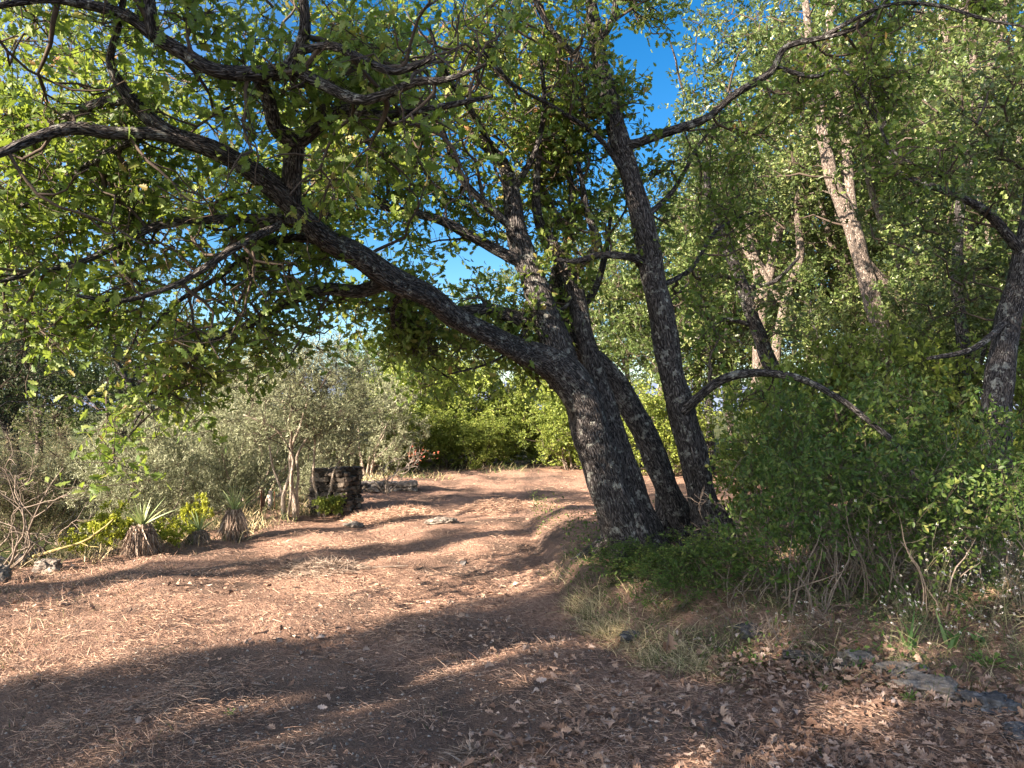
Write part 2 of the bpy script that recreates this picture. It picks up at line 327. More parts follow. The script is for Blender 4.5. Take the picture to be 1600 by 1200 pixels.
def groundmat():
    m, nt, out = mat('dry_earth'); N = nt.nodes; L = nt.links
    tc = N.new('ShaderNodeTexCoord')
    def nz(s, d=6, r=.6, vec=None):
        n = N.new('ShaderNodeTexNoise'); n.inputs['Scale'].default_value = s; n.inputs['Detail'].default_value = d; n.inputs['Roughness'].default_value = r
        L.new(vec or tc.outputs['Object'], n.inputs['Vector']); return n.outputs['Fac']
    base = ramp(nt, [(.3, (.18, .11, .085)), (.5, (.38, .235, .17)), (.68, (.56, .38, .28))], nz(22, 9, .72))
    patch = ramp(nt, [(.42, (0, 0, 0)), (.62, (1, 1, 1))], nz(.9, 5, .6))
    dark = ramp(nt, [(.3, (.085, .062, .05)), (.6, (.17, .12, .095)), (.8, (.30, .23, .18))], nz(40, 8, .7))
    mx = N.new('ShaderNodeMix'); mx.data_type = 'RGBA'; L.new(patch, mx.inputs[0]); L.new(base, mx.inputs[6]); L.new(dark, mx.inputs[7])
    # earth colour gets darker towards the foreground
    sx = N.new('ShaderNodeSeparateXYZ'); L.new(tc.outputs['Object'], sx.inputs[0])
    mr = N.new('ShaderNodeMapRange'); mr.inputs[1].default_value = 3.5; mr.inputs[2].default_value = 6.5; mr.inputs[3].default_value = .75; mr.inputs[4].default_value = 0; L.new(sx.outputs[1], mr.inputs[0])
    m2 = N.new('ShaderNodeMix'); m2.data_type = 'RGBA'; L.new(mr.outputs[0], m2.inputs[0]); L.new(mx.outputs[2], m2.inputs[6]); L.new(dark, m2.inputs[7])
    far = N.new('ShaderNodeMapRange'); far.inputs[1].default_value = 23; far.inputs[2].default_value = 27; L.new(sx.outputs[1], far.inputs[0])
    scrub = ramp(nt, [(.35, (.03, .045, .015)), (.6, (.09, .10, .04))], nz(.6, 6, .7))
    m5 = N.new('ShaderNodeMix'); m5.data_type = 'RGBA'; L.new(far.outputs[0], m5.inputs[0]); L.new(m2.outputs[2], m5.inputs[6]); L.new(scrub, m5.inputs[7])
    lf = N.new('ShaderNodeMapRange'); lf.inputs[1].default_value = -6.5; lf.inputs[2].default_value = -8; L.new(sx.outputs[0], lf.inputs[0])
    m6 = N.new('ShaderNodeMix'); m6.data_type = 'RGBA'; L.new(lf.outputs[0], m6.inputs[0]); L.new(m5.outputs[2], m6.inputs[6]); L.new(scrub, m6.inputs[7])
    b = N.new('ShaderNodeBsdfPrincipled'); b.inputs['Roughness'].default_value = .95; b.inputs['Specular IOR Level'].default_value = .1
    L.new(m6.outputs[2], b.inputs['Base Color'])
    h = N.new('ShaderNodeMath'); h.operation = 'ADD'; L.new(nz(14, 8, .7), h.inputs[0]); L.new(nz(60, 4, .6), h.inputs[1])
    bp = N.new('ShaderNodeBump'); bp.inputs['Strength'].default_value = .9; bp.inputs['Distance'].default_value = .05; L.new(h.outputs[0], bp.inputs['Height']); L.new(bp.outputs[0], b.inputs['Normal'])
    L.new(b.outputs[0], out.inputs[0]); return m
M['ground'] = groundmat()

# ------------------------------------------------------------ ground and hills
def build_ground():
    xs = np.concatenate([-np.geomspace(6000, 14, 26), np.arange(-13.5, 12.01, .07), np.geomspace(13, 6000, 26)])
    ys = np.concatenate([-np.geomspace(3000, 6, 22), np.arange(-5.5, 1.5, .5), np.arange(1.5, 12, .06), np.arange(12, 26, .12), np.geomspace(26.5, 8000, 28)])
    X, Y = np.meshgrid(xs, ys); Z = ground(X, Y)
    near = (np.abs(X) < 14) & (Y > 1) & (Y < 26)
    idx = np.argwhere(near)
    for i, j in idx:
        x, y = X[i, j], Y[i, j]
        q = Vector((x*1.6, y*1.6, 3.1)); q2 = Vector((x*6, y*6, .7))
        Z[i, j] += .05*mnoise.noise(q)+.022*mnoise.noise(q2)+.007*mnoise.noise(q2*3)
    far = np.hypot(X, Y) > 200
    Z = Z-np.where(far, .02*(np.hypot(X, Y)-200)*.05, 0)
    v = np.stack([X, Y, Z], -1).reshape(-1, 3); ny, nx = X.shape
    i = np.arange(ny-1)[:, None]*nx; j = np.arange(nx-1)[None]
    f = np.stack([i+j, i+j+1, i+nx+j+1, i+nx+j], -1).reshape(-1, 4)
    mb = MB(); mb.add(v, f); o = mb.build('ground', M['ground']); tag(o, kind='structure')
    return xs, ys, Z
GX, GY, GZ = build_ground()
def gz(x, y):
    x = np.asarray(x, float); y = np.asarray(y, float)
    i = np.clip(np.searchsorted(GX, x)-1, 0, len(GX)-2); j = np.clip(np.searchsorted(GY, y)-1, 0, len(GY)-2)
    a = (x-GX[i])/(GX[i+1]-GX[i]); b = (y-GY[j])/(GY[j+1]-GY[j])
    return GZ[j, i]*(1-a)*(1-b)+GZ[j, i+1]*a*(1-b)+GZ[j+1, i]*(1-a)*b+GZ[j+1, i+1]*a*b
def hills():
    mb = MB(); n = 90
    for k, (D, H, ph) in enumerate(((1500, 75, 0), (2600, 190, 2.2))):
        th = np.linspace(R(-75), R(60), n); prof = np.array([0, .55, 1, .6, .1])
        rows = []
        for q, h in enumerate(prof):
            r = D+q*D*.12
            hh = H*h*(0.62+.25*np.sin(th*5+ph)+.13*np.sin(th*13+ph*2)+.05*np.sin(th*31))-10
            rows.append(np.stack([np.sin(th)*r, np.cos(th)*r, hh], -1))
        v = np.stack(rows).reshape(-1, 3); i = np.arange(4)[:, None]*n; j = np.arange(n-1)[None]
        mb.add(v, np.stack([i+j, i+j+1, i+n+j+1, i+n+j], -1).reshape(-1, 4))
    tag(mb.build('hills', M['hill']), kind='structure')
hills()

# ------------------------------------------------------------ trees laid out limb by limb
def limb(pts, step=.05):
    """pts: (px, py, depth, radius) -> world polyline, radii"""
    w = np.array([[*P(a, b, d), r] for a, b, d, r in pts])
    c = catmull(w, step); return c[:, :3], np.maximum(c[:, 3], .003)

def side_branches(mb, lp, lr, every, Lr, centres, up=.02, lo=0.15, r=.016, hang=0.0, sub=True):
    """crooked secondary branches off a limb; their points become the hearts of leaf clumps"""
    seg = np.concatenate([[0], np.cumsum(np.linalg.norm(np.diff(lp, axis=0), axis=1))]); tot = seg[-1]
    s = tot*lo
    while s < tot:
        i = min(len(lp)-2, int(np.searchsorted(seg, s))); T = lp[i+1]-lp[i]; T /= np.linalg.norm(T)+1e-9
        d = np.cross(T, rdir(1)[0]); d = d/np.linalg.norm(d)+T*.5; d[2] += .15-hang; d[1] = abs(d[1])*.8+.25 if rng.random() < .8 else d[1]
        L = rng.uniform(*Lr); r0 = min(lr[i]*.7, r*rng.uniform(.7, 1.3))
        bp, br = wander(lp[i], d, L, 7, .33, up-hang*.1, r0, .005)
        tube(mb, bp, br, 5)
        for k in (2, 3, 4, 5, 6, 7): centres.append(bp[k]+rng.normal(0, .15, 3))
        if sub:
            for k in (2, 4, 5):
                q, qr = wander(bp[k], bp[k]-bp[k-1]+rdir(1)[0]*np.linalg.norm(bp[k]-bp[k-1])*1.3, L*.45, 4, .4, up, .008, .004)
                tube(mb, q, qr, 4); centres.extend([q[2], q[3], q[4]])
        s += every*rng.uniform(.6, 1.4)

def hand_tree(name, label, base, trunks, limbs, leaf, bark, T=T_OAK, size=.075, rc=.2, twigs=6, per=6, group=None, every=.3, Lr=(.5, 1.2), extra=None, rough=1.0, keep=1.0, up=.3):
    """trunks: list of limb pts. limbs: list of (pts, every, (Lmin, Lmax), hang)"""
    root = empty(name, base, label, 'tree', group); base = np.asarray(base)
    mb = MB(); heavyp = []; rt0 = trunks[0][1][3]
    for k in range(6):
        a = k*1.05+rng.uniform(-.2, .2); u = np.array([math.cos(a), math.sin(a), 0]); q = catmull([u*rt0*.3+[0, 0, .42], u*rt0*.85+[0, 0, .17], u*rt0*1.6+[0, 0, .03], u*rt0*2.6+[0, 0, -.1]], .04); tube(mb, q, np.linspace(rt0*.42, rt0*.14, len(q)), 12, 0, rough)
    for t in trunks:
        p, r = limb(t, .035); heavyp.append(np.column_stack([p, r])); tube(mb, p-base, r, 30 if r.max() > .1 else 14, 0, rough)
    mb.build('trunk', bark, root)
    cr = MB(); cen = []
    for pts, ev, Lr_, hang in limbs:
        p, r = limb(pts, .04); heavyp.append(np.column_stack([p, r]))
        lb = MB(); tube(lb, p-base, r, 14 if r.max() > .05 else 8, 0, rough); lb.build('branch', bark, root)
        if ev: side_branches(cr, p, r, ev, Lr_, cen, hang=hang)
    if extra: extra(cr, cen)
    cen = np.array(cen)
    heavy = np.vstack([w[:, :3][w[:, 3] > .026] for w in heavyp])[::4]
    dx = np.abs(cen[:, None, :]-heavy[None]); d2 = np.hypot(dx[..., 0], dx[..., 2]); k = d2.argmin(1)
    hid = (d2.min(1) < .38) & (cen[:, 1] < heavy[k, 1]) & (rng.random(len(cen)) < .85); cen = cen[~hid]
    if keep < 1: cen = cen[rng.random(len(cen)) < keep]
    foliage(cr, cen, rc, T, size, twigs, per, up=up, upn=.25)
    for a in range(len(cr.v)): cr.v[a] = cr.v[a]-base.astype(np.float32)
    cr.build('crown', [M['twig'], leaf], root)
    print(name, 'clumps', len(cen))
    return root

def canopy_back(cr, cen):
    # the far side of the leaning oak's crown: outer leafage above and behind its limbs
    keep = []
    for _ in range(2600):
        p = np.array([rng.uniform(-6.2, .2), rng.uniform(6.4, 8.8), rng.uniform(2.7, 7.2)])
        if p[2] < 3.1+.16*(p[1]-5.6)+max(0, p[0]+3.2)*.38: continue
        if mnoise.noise(Vector(p)*.9) > -.12: keep.append(p)
    keep = keep[:620]
    for p in keep[::2]:
        q, qr = wander(p, rdir(1)[0]*np.array([1, 1, .3])+np.array([.8, -.3, -.5]), rng.uniform(.5, 1.2), 6, .25, -.02, .005, .012); tube(cr, q, qr, 4)
    cen.extend(keep); cen.extend([k+rng.normal(0, .25, 3) for k in keep])
# the big leaning oak
reseed(11)
bA = P(985, 885, 7.0); bA[2] = G(bA[0], bA[1])
A_tr = [[(1012, 930, 7.0, .36), (998, 885, 7.0, .25), (977, 835, 7.0, .208), (958, 785, 7.0, .19), (941, 735, 7.0, .18), (926, 680, 6.98, .177), (910, 630, 6.95, .176), (888, 592, 6.9, .178), (858, 566, 6.85, .138), (815, 548, 6.75, .112),
         (765, 524, 6.5, .098), (712, 497, 6.25, .09), (668, 462, 6.05, .093), (612, 436, 5.85, .094), (556, 398, 5.65, .09), (508, 372, 5.45, .082), (470, 335, 5.3, .074), (430, 295, 5.15, .078), (380, 258, 5.0, .066), (330, 232, 4.85, .058), (270, 212, 4.75, .05), (225, 178, 4.65, .044), (190, 135, 4.55, .035), (172, 95, 4.5, .028), (185, 40, 4.4, .02), (200, -40, 4.3, .012)],
        [(885, 600, 7.0, .16), (870, 545, 7.05, .145), (852, 490, 7.1, .132), (828, 430, 7.15, .115), (808, 370, 7.2, .105), (800, 310, 7.2, .085), (785, 255, 7.2, .065), (745, 215, 7.1, .045), (705, 170, 6.9, .03), (690, 100, 6.7, .018)],
        [(1030, 915, 7.15, .26), (998, 820, 7.2, .19), (972, 735, 7.25, .155), (950, 660, 7.3, .13), (935, 600, 7.35, .105), (915, 525, 7.4, .095), (893, 440, 7.4, .085), (862, 385, 7.4, .075), (842, 345, 7.4, .05), (838, 290, 7.3, .035), (846, 210, 7.2, .02)]]
A_lb = [
 ([(320, 228, 4.85, .05), (250, 210, 4.7, .045), (175, 208, 4.55, .04), (115, 200, 4.45, .036), (60, 214, 4.35, .03), (0, 240, 4.2, .022), (-80, 270, 4.1, .012)], .24, (.4, 1.1), .1),
 ([(218, 155, 4.6, .032), (160, 160, 4.7, .032), (100, 185, 4.8, .03), (50, 208, 4.9, .026), (0, 236, 5.0, .02), (-70, 250, 5.1, .01)], .24, (.4, 1.1), .1),
 ([(462, 345, 5.3, .07), (455, 300, 5.2, .07), (457, 255, 5.1, .068), (459, 222, 5.0, .07), (432, 200, 4.85, .05), (421, 160, 4.7, .045), (404, 122, 4.6, .042)], .5, (.4, .9), 0),
 ([(468, 222, 5.0, .05), (492, 204, 4.9, .042), (520, 180, 4.8, .038), (550, 172, 4.7, .034), (590, 180, 4.6, .03), (640, 176, 4.5, .024), (700, 165, 4.4, .018), (770, 150, 4.3, .01)], .2, (.4, 1.0), .05),
 ([(460, 108, 4.5, .045), (400, 116, 4.5, .046), (335, 110, 4.4, .045), (285, 82, 4.35, .044), (240, 55, 4.3, .042), (200, 26, 4.25, .035), (130, 6, 4.2, .028), (60, 0, 4.1, .02), (-60, 20, 4.0, .012)], .22, (.4, 1.0), .05),
 ([(408, 120, 4.58, .042), (440, 112, 4.5, .045), (460, 95, 4.5, .042), (477, 45, 4.4, .036), (470, -30, 4.3, .026), (455, -120, 4.2, .015)], .3, (.4, 1.0), .05),
 ([(238, 60, 4.3, .04), (234, 20, 4.25, .038), (228, -60, 4.2, .02)], .4, (.4, .9), 0),
 ([(460, 108, 4.5, .04), (510, 135, 4.4, .033), (560, 156, 4.3, .03), (600, 148, 4.2, .028), (650, 128, 4.1, .024), (700, 124, 4.0, .017), (760, 100, 3.9, .01)], .2, (.35, .9), .05),
 ([(472, 78, 4.45, .03), (520, 72, 4.3, .028), (570, 95, 4.2, .024), (620, 112, 4.1, .018), (680, 90, 4.0, .011)], .2, (.35, .8), .05),
 ([(500, 365, 5.45, .045), (450, 345, 5.4, .04), (380, 342, 5.3, .036), (300, 345, 5.2, .032), (240, 355, 5.1, .028), (180, 385, 5.0, .024), (120, 412, 4.9, .02), (60, 425, 4.8, .016), (0, 440, 4.7, .012), (-60, 450, 4.6, .008)], .22, (.4, 1.0), .15),
 ([(520, 380, 5.55, .04), (450, 372, 5.6, .034), (390, 400, 5.6, .028), (330, 440, 5.6, .022), (280, 470, 5.6, .016), (230, 520, 5.5, .01)], .2, (.4, .9), .25),
 ([(610, 440, 5.9, .06), (560, 456, 6.0, .055), (510, 452, 6.0, .05), (455, 470, 6.0, .04), (405, 498, 6.0, .034), (340, 530, 5.9, .026), (285, 560, 5.8, .02), (240, 610, 5.7, .014), (205, 670, 5.6, .007)], .2, (.35, .8), .3),
 ([(440, 350, 5.3, .028), (370, 385, 5.0, .026), (310, 425, 4.9, .022), (262, 450, 4.8, .018), (190, 470, 4.7, .014), (120, 462, 4.6, .01)], .22, (.35, .8), .2),
 ([(230, 205, 4.7, .03), (150, 250, 4.9, .026), (80, 300, 5.0, .02), (10, 330, 5.1, .014), (-50, 350, 5.1, .01)], .22, (.4, 1.0), .15),
 ([(600, 425, 5.85, .03), (560, 400, 5.9, .026), (510, 375, 6.0, .02), (520, 300, 6.1, .02), (500, 250, 6.2, .012)], .25, (.4, .9), 0),
 ([(850, 500, 7.1, .075), (810, 498, 7.1, .07), (765, 484, 7.1, .062), (712, 488, 7.0, .052), (650, 470, 6.9, .04), (600, 485, 6.8, .028), (560, 470, 6.8, .016)], .3, (.35, .8), .2),
 ([(825, 415, 7.15, .06), (785, 395, 7.1, .055), (742, 372, 7.0, .05), (690, 345, 6.9, .042), (630, 330, 6.8, .034), (575, 318, 6.6, .026), (520, 290, 6.4, .018), (480, 262, 6.3, .01)], .24, (.4, 1.0), .05),
 ([(805, 360, 7.2, .045), (760, 320, 7.0, .038), (715, 270, 6.8, .03), (690, 200, 6.6, .022), (650, 150, 6.4, .014)], .22, (.4, 1.1), 0),
 ([(800, 300, 7.2, .04), (835, 240, 7.0, .03), (850, 170, 6.8, .024), (845, 90, 6.5, .014)], .22, (.4, 1.1), 0),
 ([(780, 250, 7.2, .03), (740, 180, 6.5, .026), (700, 120, 5.8, .02), (670, 40, 5.2, .012)], .22, (.4, 1.0), 0),
 ([(890, 430, 7.4, .045), (930, 385, 7.4, .04), (918, 330, 7.4, .03), (905, 260, 7.3, .02), (890, 180, 7.2, .012)], .25, (.4, 1.0), 0),
 ([(870, 400, 7.4, .03), (890, 470, 7.3, .02), (840, 500, 7.1, .016), (780, 560, 6.9, .012), (700, 585, 6.8, .008)], .25, (.3, .7), .2),
 ([(640, 455, 6.0, .03), (615, 475, 6.3, .024), (620, 520, 6.8, .018), (660, 560, 7.2, .012), (700, 590, 7.5, .008)], .22, (.3, .7), .2),
]
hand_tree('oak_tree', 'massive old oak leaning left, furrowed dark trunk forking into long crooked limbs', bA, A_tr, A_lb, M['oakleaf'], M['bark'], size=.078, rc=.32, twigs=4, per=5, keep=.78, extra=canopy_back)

# slimmer leaning stem behind it
reseed(12)
bC = P(1070, 872, 7.7); bC[2] = G(bC[0], bC[1])
hand_tree('oak_tree', 'slender forked oak stem leaning left between the massive oak and the tall straight oak', bC,
 [[(1105, 900, 7.7, .17), (1078, 850, 7.7, .14), (1052, 785, 7.7, .13), (1022, 712, 7.7, .122), (985, 635, 7.7, .12), (945, 580, 7.7, .11), (908, 545, 7.7, .1), (880, 500, 7.7, .085), (868, 440, 7.7, .07), (890, 370, 7.6, .05), (895, 290, 7.5, .03)],
  [(1033, 890, 7.75, .12), (1036, 830, 7.75, .1), (1040, 780, 7.72, .095), (1035, 735, 7.7, .09)]],
 [([(880, 500, 7.7, .05), (925, 460, 7.8, .04), (945, 400, 7.9, .03), (955, 330, 8.0, .02)], .25, (.4, .9), 0),
  ([(890, 370, 7.6, .04), (850, 300, 7.6, .03), (830, 230, 7.6, .02), (800, 150, 7.5, .012)], .22, (.4, 1.0), 0),
  ([(895, 300, 7.5, .03), (880, 200, 7.4, .02), (900, 110, 7.3, .012)], .22, (.4, 1.0), 0)],
 M['oakleaf'], M['bark'], size=.07, rc=.28, twigs=4, per=5, keep=.8)

# tall straight oak
reseed(13)
bD = P(1122, 878, 7.2); bD[2] = G(bD[0], bD[1])
hand_tree('oak_tree', 'tall grey oak rising almost straight to the top of the picture beside the leaning oaks', bD,
 [[(1142, 930, 7.2, .22), (1127, 880, 7.2, .168), (1104, 800, 7.2, .146), (1080, 705, 7.2, .135), (1058, 620, 7.2, .128), (1038, 520, 7.2, .12), (1021, 430, 7.2, .111), (1004, 350, 7.2, .103), (986, 280, 7.2, .095), (966, 215, 7.2, .09), (946, 130, 7.2, .083), (932, 60, 7.2, .07), (922, 0, 7.15, .055), (905, -90, 7.0, .04), (880, -200, 6.8, .02)]],
 [([(972, 228, 7.2, .06), (1000, 222, 7.1, .045), (1048, 205, 7.0, .039), (1105, 184, 6.9, .035), (1148, 148, 6.8, .033), (1205, 112, 6.7, .03), (1228, 74, 6.6, .028), (1290, 58, 6.5, .023), (1340, 42, 6.4, .02), (1380, 8, 6.3, .014), (1420, -60, 6.2, .01)], .45, (.5, 1.1), 0),
  ([(1215, 105, 6.7, .022), (1270, 120, 6.6, .02), (1320, 112, 6.5, .014), (1370, 190, 6.4, .012), (1400, 240, 6.3, .01), (1480, 280, 6.2, .007)], .35, (.5, 1.0), 0),
  ([(1290, 55, 6.5, .02), (1380, 10, 6.2, .016), (1460, 8, 6.0, .014), (1540, 30, 5.8, .012), (1620, 45, 5.6, .008)], .35, (.4, 1.0), 0),
  ([(1018, 415, 7.2, .05), (985, 402, 7.1, .04), (940, 398, 7.0, .034), (900, 408, 6.9, .026), (870, 405, 6.9, .014)], .3, (.3, .7), 0),
  ([(1060, 650, 7.15, .06), (1090, 622, 7.0, .046), (1130, 592, 6.9, .04), (1185, 582, 6.8, .036), (1250, 592, 6.6, .032), (1310, 622, 6.4, .027), (1360, 660, 6.2, .022), (1405, 700, 6.0, .018), (1432, 760, 5.9, .014), (1450, 830, 5.8, .008)], .5, (.4, .9), .0),
  ([(935, 70, 7.2, .04), (960, 20, 7.1, .03), (965, -60, 7.0, .02), (1000, -140, 6.9, .012)], .3, (.5, 1.0), 0),
  ([(950, 150, 7.2, .035), (900, 90, 7.0, .03), (850, 30, 6.8, .022), (810, -60, 6.6, .012)], .22, (.5, 1.1), 0),
  ([(985, 290, 7.2, .03), (940, 220, 7.0, .024), (870, 170, 6.6, .02), (800, 130, 6.2, .015), (740, 60, 5.8, .01)], .22, (.4, 1.1), 0),
  ([(1000, 345, 7.2, .03), (1050, 300, 7.5, .024), (1090, 230, 7.8, .018), (1120, 190, 8, .01)], .4, (.4, .8), 0),
  ([(1025, 450, 7.2, .03), (1080, 420, 7.6, .024), (1120, 360, 8, .018), (1180, 330, 8.4, .01)], .3, (.4, 1.0), 0)],
 M['oakleaf'], M['bark'], size=.066, rc=.28, twigs=4, per=5, keep=.8)

# ------------------------------------------------------------ trees and shrubs grown from a crown shape
def crown_pts(n, cen, rad, seed_clumps=None, shell=.55, minz=None, lump=.3):
    out = []
    ph = rng.uniform(0, 9, 3)
    while len(out) < n:
        a = rdir(1)[0]; r = rng.uniform(shell, 1)**.7
        k = 1+lump*mnoise.noise(Vector(a*2.1)+Vector(ph))*1.8
        p = np.asarray(cen)+a*np.asarray(rad)*r*k
        if minz is not None and p[2] < minz: continue
        out.append(p)
    return np.array(out)

def grow(root, stems, centres, rc, T, size, leaf, bark, twigs, per, rough=.6, tname='trunk', sides=12, nb=4, brad=.018, twr=.003, upn=.9, droop=.15, flat=.8, limbs_in_trunk=True, up=.3):
    """stems: list of (pts(n,3), radii). Boughs run from the nearest stem point to each crown clump."""
    tb = MB(); allp = []
    for p, r in stems:
        tube(tb, p, r, sides, 0, rough); allp.append(p)
    allp = np.concatenate(allp)
    cr = MB(); skel = allp
    order = np.argsort([np.min(np.linalg.norm(skel-c, axis=1)) for c in centres])
    used = [p for p in allp]
    for q, k in enumerate(order):
        c = centres[k]; U = np.array(used); dd = np.linalg.norm(U-c, axis=1)+np.maximum(0, U[:, 2]-c[2]+.1)*2.0
        j = int(np.argmin(dd)); s = U[j]; L = np.linalg.norm(c-s)
        n = max(3, min(8, int(L/.25)+2)); t = np.linspace(0, 1, n)[:, None]
        pl = s+(c-s)*t+np.vstack([np.zeros(3), rng.normal(0, .07*L, (n-2, 3)), np.zeros(3)])
        pl[:, 2] += np.sin(t[:, 0]*math.pi)*L*.12
        r0 = brad*min(1.6, .5+L*.5)
        tube(cr if L < 1.2 or not limbs_in_trunk else tb, pl, np.linspace(r0, r0*.35, n), 4 if L < 1.2 else 6, 0)
        if len(used) < 900: used.extend(list(pl[1:]))
    foliage(cr, centres, rc, T, size, twigs, per, twr=twr, upn=upn, droop=droop, flat=flat, up=up)
    a = tb.build(tname, bark, root); b = cr.build('crown', [M['twig'], leaf], root)
    return a, b

def proto_oak(H, crad, zc, n, rc, size, twigs, per, r0, leaf, bark, lean=(0, 0), T=T_LOB, fork=3, minz=1.2, lump=.3):
    root = empty('oak_tree')
    p, r = wander((0, 0, -.3), (lean[0], lean[1], 1), H*.55, 10, .1, .1, r0, r0*.6)
    stems = [(catmull(np.column_stack([p, r]), .15)[:, :3], catmull(np.column_stack([p, r]), .15)[:, 3])]
    for k in range(fork):
        a = rng.uniform(0, 6.3); q, qr = wander(p[6+k % 4], (math.cos(a)*.6, math.sin(a)*.6, 1), H*.45, 8, .2, .12, r0*.55, .02)
        cc = catmull(np.column_stack([q, qr]), .15); stems.append((cc[:, :3], cc[:, 3]))
    top = p[-1]
    cen = crown_pts(n, (top[0], top[1], zc), crad, minz=minz, shell=.3, lump=lump)
    grow(root, stems, cen, rc, T, size, leaf, bark, twigs, per, sides=14)
    return root
def copy_tree(o):
    c = o.copy(); C.objects.link(c)
    for ch in o.children:
        d = ch.copy(); C.objects.link(d); d.parent = c
    return c
def place(proto, used, x, y, rz, sc, label, group=None, name=None, cat='tree', z=None):
    o = proto if id(proto) not in used else copy_tree(proto)
    used.add(id(proto))
    if name: o.name = name
    o.location = (x, y, (G(x, y) if z is None else z)); o.rotation_euler = (0, 0, rz); o.scale = (sc, sc, sc) if np.isscalar(sc) else sc
    tag(o, label, cat, group); return o
used = set()

# woodland oaks on the right, trunks seen lit between the leaves: hand-laid trunk, grown crown
def wood_oak(label, base_px, depth, trunks, cen_spec, n, leaf=None, bark=None, group='oaks of the wood', size=.085, rc=.42, twigs=8, per=7):
    """cen_spec: list of (px, py, depth, rx, ry, rz) crown lobes"""
    b = P(base_px, 700, depth); b[2] = G(b[0], b[1]); root = empty('oak_tree', b, label, 'tree', group)
    stems = []
    for t in trunks:
        p, r = limb(t, .08); stems.append((p-b, r))
    p0 = stems[0][0][0]; g0 = np.array([0, 0, -.2])
    if p0[2] > .1:
        k = np.linspace(0, 1, 12)[:, None]; q = g0+(p0-g0)*k; q[:, 0] += np.sin(k[:, 0]*3.14)*.05
        stems[0] = (np.vstack([q[:-1], stems[0][0]]), np.concatenate([np.linspace(stems[0][1][0]*1.35, stems[0][1][0], 11), stems[0][1]]))
    cs = []
    for (px, py, d, rx, ry, rz), m in zip(cen_spec, n): cs.append(crown_pts(m, P(px, py, d)-b, (rx, ry, rz), shell=.1))
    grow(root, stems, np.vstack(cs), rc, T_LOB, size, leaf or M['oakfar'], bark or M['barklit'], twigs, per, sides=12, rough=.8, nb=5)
    return root
reseed(14)
wood_oak('pale sunlit oak trunk leaning left and forking high behind the arching branch', 1440, 12,
 [[(1440, 690, 12, .17), (1400, 580, 12, .15), (1378, 520, 12, .145), (1352, 430, 12, .135), (1330, 350, 12, .125), (1302, 285, 12, .11), (1285, 200, 12, .09), (1268, 100, 12, .07), (1258, 0, 12, .05), (1240, -80, 12, .03)],
  [(1333, 360, 12, .1), (1325, 280, 12.1, .09), (1320, 200, 12.2, .07), (1290, 60, 12.3, .05), (1330, -40, 12.3, .03)],
  [(1345, 400, 12, .07), (1390, 450, 12, .06), (1440, 520, 12, .05)]],
 [(1260, 100, 12, 1.6, 1.5, 1.4), (1210, 260, 12.5, 1.3, 1.3, 1.0), (1400, 200, 12, 1.2, 1.2, 1.3)], (60, 30, 30))
wood_oak('pale straight oak trunk with lit bark near the right edge', 1510, 13.5,
 [[(1512, 700, 13.5, .17), (1508, 560, 13.5, .16), (1503, 400, 13.5, .15), (1512, 300, 13.5, .13), (1525, 180, 13.5, .11), (1515, 60, 13.5, .09), (1495, -40, 13.5, .06)],
  [(1512, 280, 13.5, .09), (1490, 130, 13.6, .07), (1470, 20, 13.7, .05)], [(1520, 200, 13.5, .08), (1555, 80, 13.4, .07), (1580, -20, 13.4, .04)]],
 [(1500, 60, 13.5, 1.9, 1.6, 1.8), (1560, 280, 13.5, 1.3, 1.2, 1.3)], (75, 30))
wood_oak('dark crooked oak with spreading bare lower twigs behind the tall straight oak', 1250, 10.5,
 [[(1255, 700, 10.5, .12), (1235, 640, 10.5, .11), (1200, 560, 10.5, .1), (1178, 500, 10.5, .09), (1150, 420, 10.5, .08), (1120, 345, 10.5, .07), (1105, 290, 10.5, .05), (1110, 200, 10.5, .03)],
  [(1160, 440, 10.5, .035), (1120, 430, 10.3, .03), (1080, 440, 10.1, .02), (1040, 480, 10, .01)], [(1180, 510, 10.5, .035), (1130, 500, 10.4, .028), (1090, 530, 10.2, .018)],
  [(1165, 450, 10.5, .035), (1210, 440, 10.4, .03), (1250, 400, 10.3, .02)]],
 [(1120, 290, 10.5, 1.0, 1.0, .8), (1180, 480, 10.6, 1.0, .9, .7)], (26, 16), bark=M['bark'])
wood_oak('thick dark oak trunk standing at the right edge of the picture', 1560, 8,
 [[(1562, 790, 7.6, .16), (1556, 690, 7.6, .14), (1560, 600, 7.7, .132), (1575, 500, 8, .12), (1600, 400, 8, .11), (1622, 250, 8, .09), (1620, 80, 8, .06)],
  [(1600, 400, 8, .06), (1540, 330, 7.9, .045), (1480, 300, 7.8, .035), (1400, 265, 7.7, .03), (1380, 180, 7.6, .022), (1385, 100, 7.5, .014)],
  [(1575, 500, 8, .04), (1520, 545, 7.6, .03), (1450, 560, 7.3, .018)]],
 [(1540, 180, 8.2, 1.1, 1.0, 1.3), (1500, 440, 8.6, .9, .6, .7), (1420, 330, 8.2, .7, .7, .6)], (46, 22, 14), bark=M['bark'], size=.075, rc=.32)

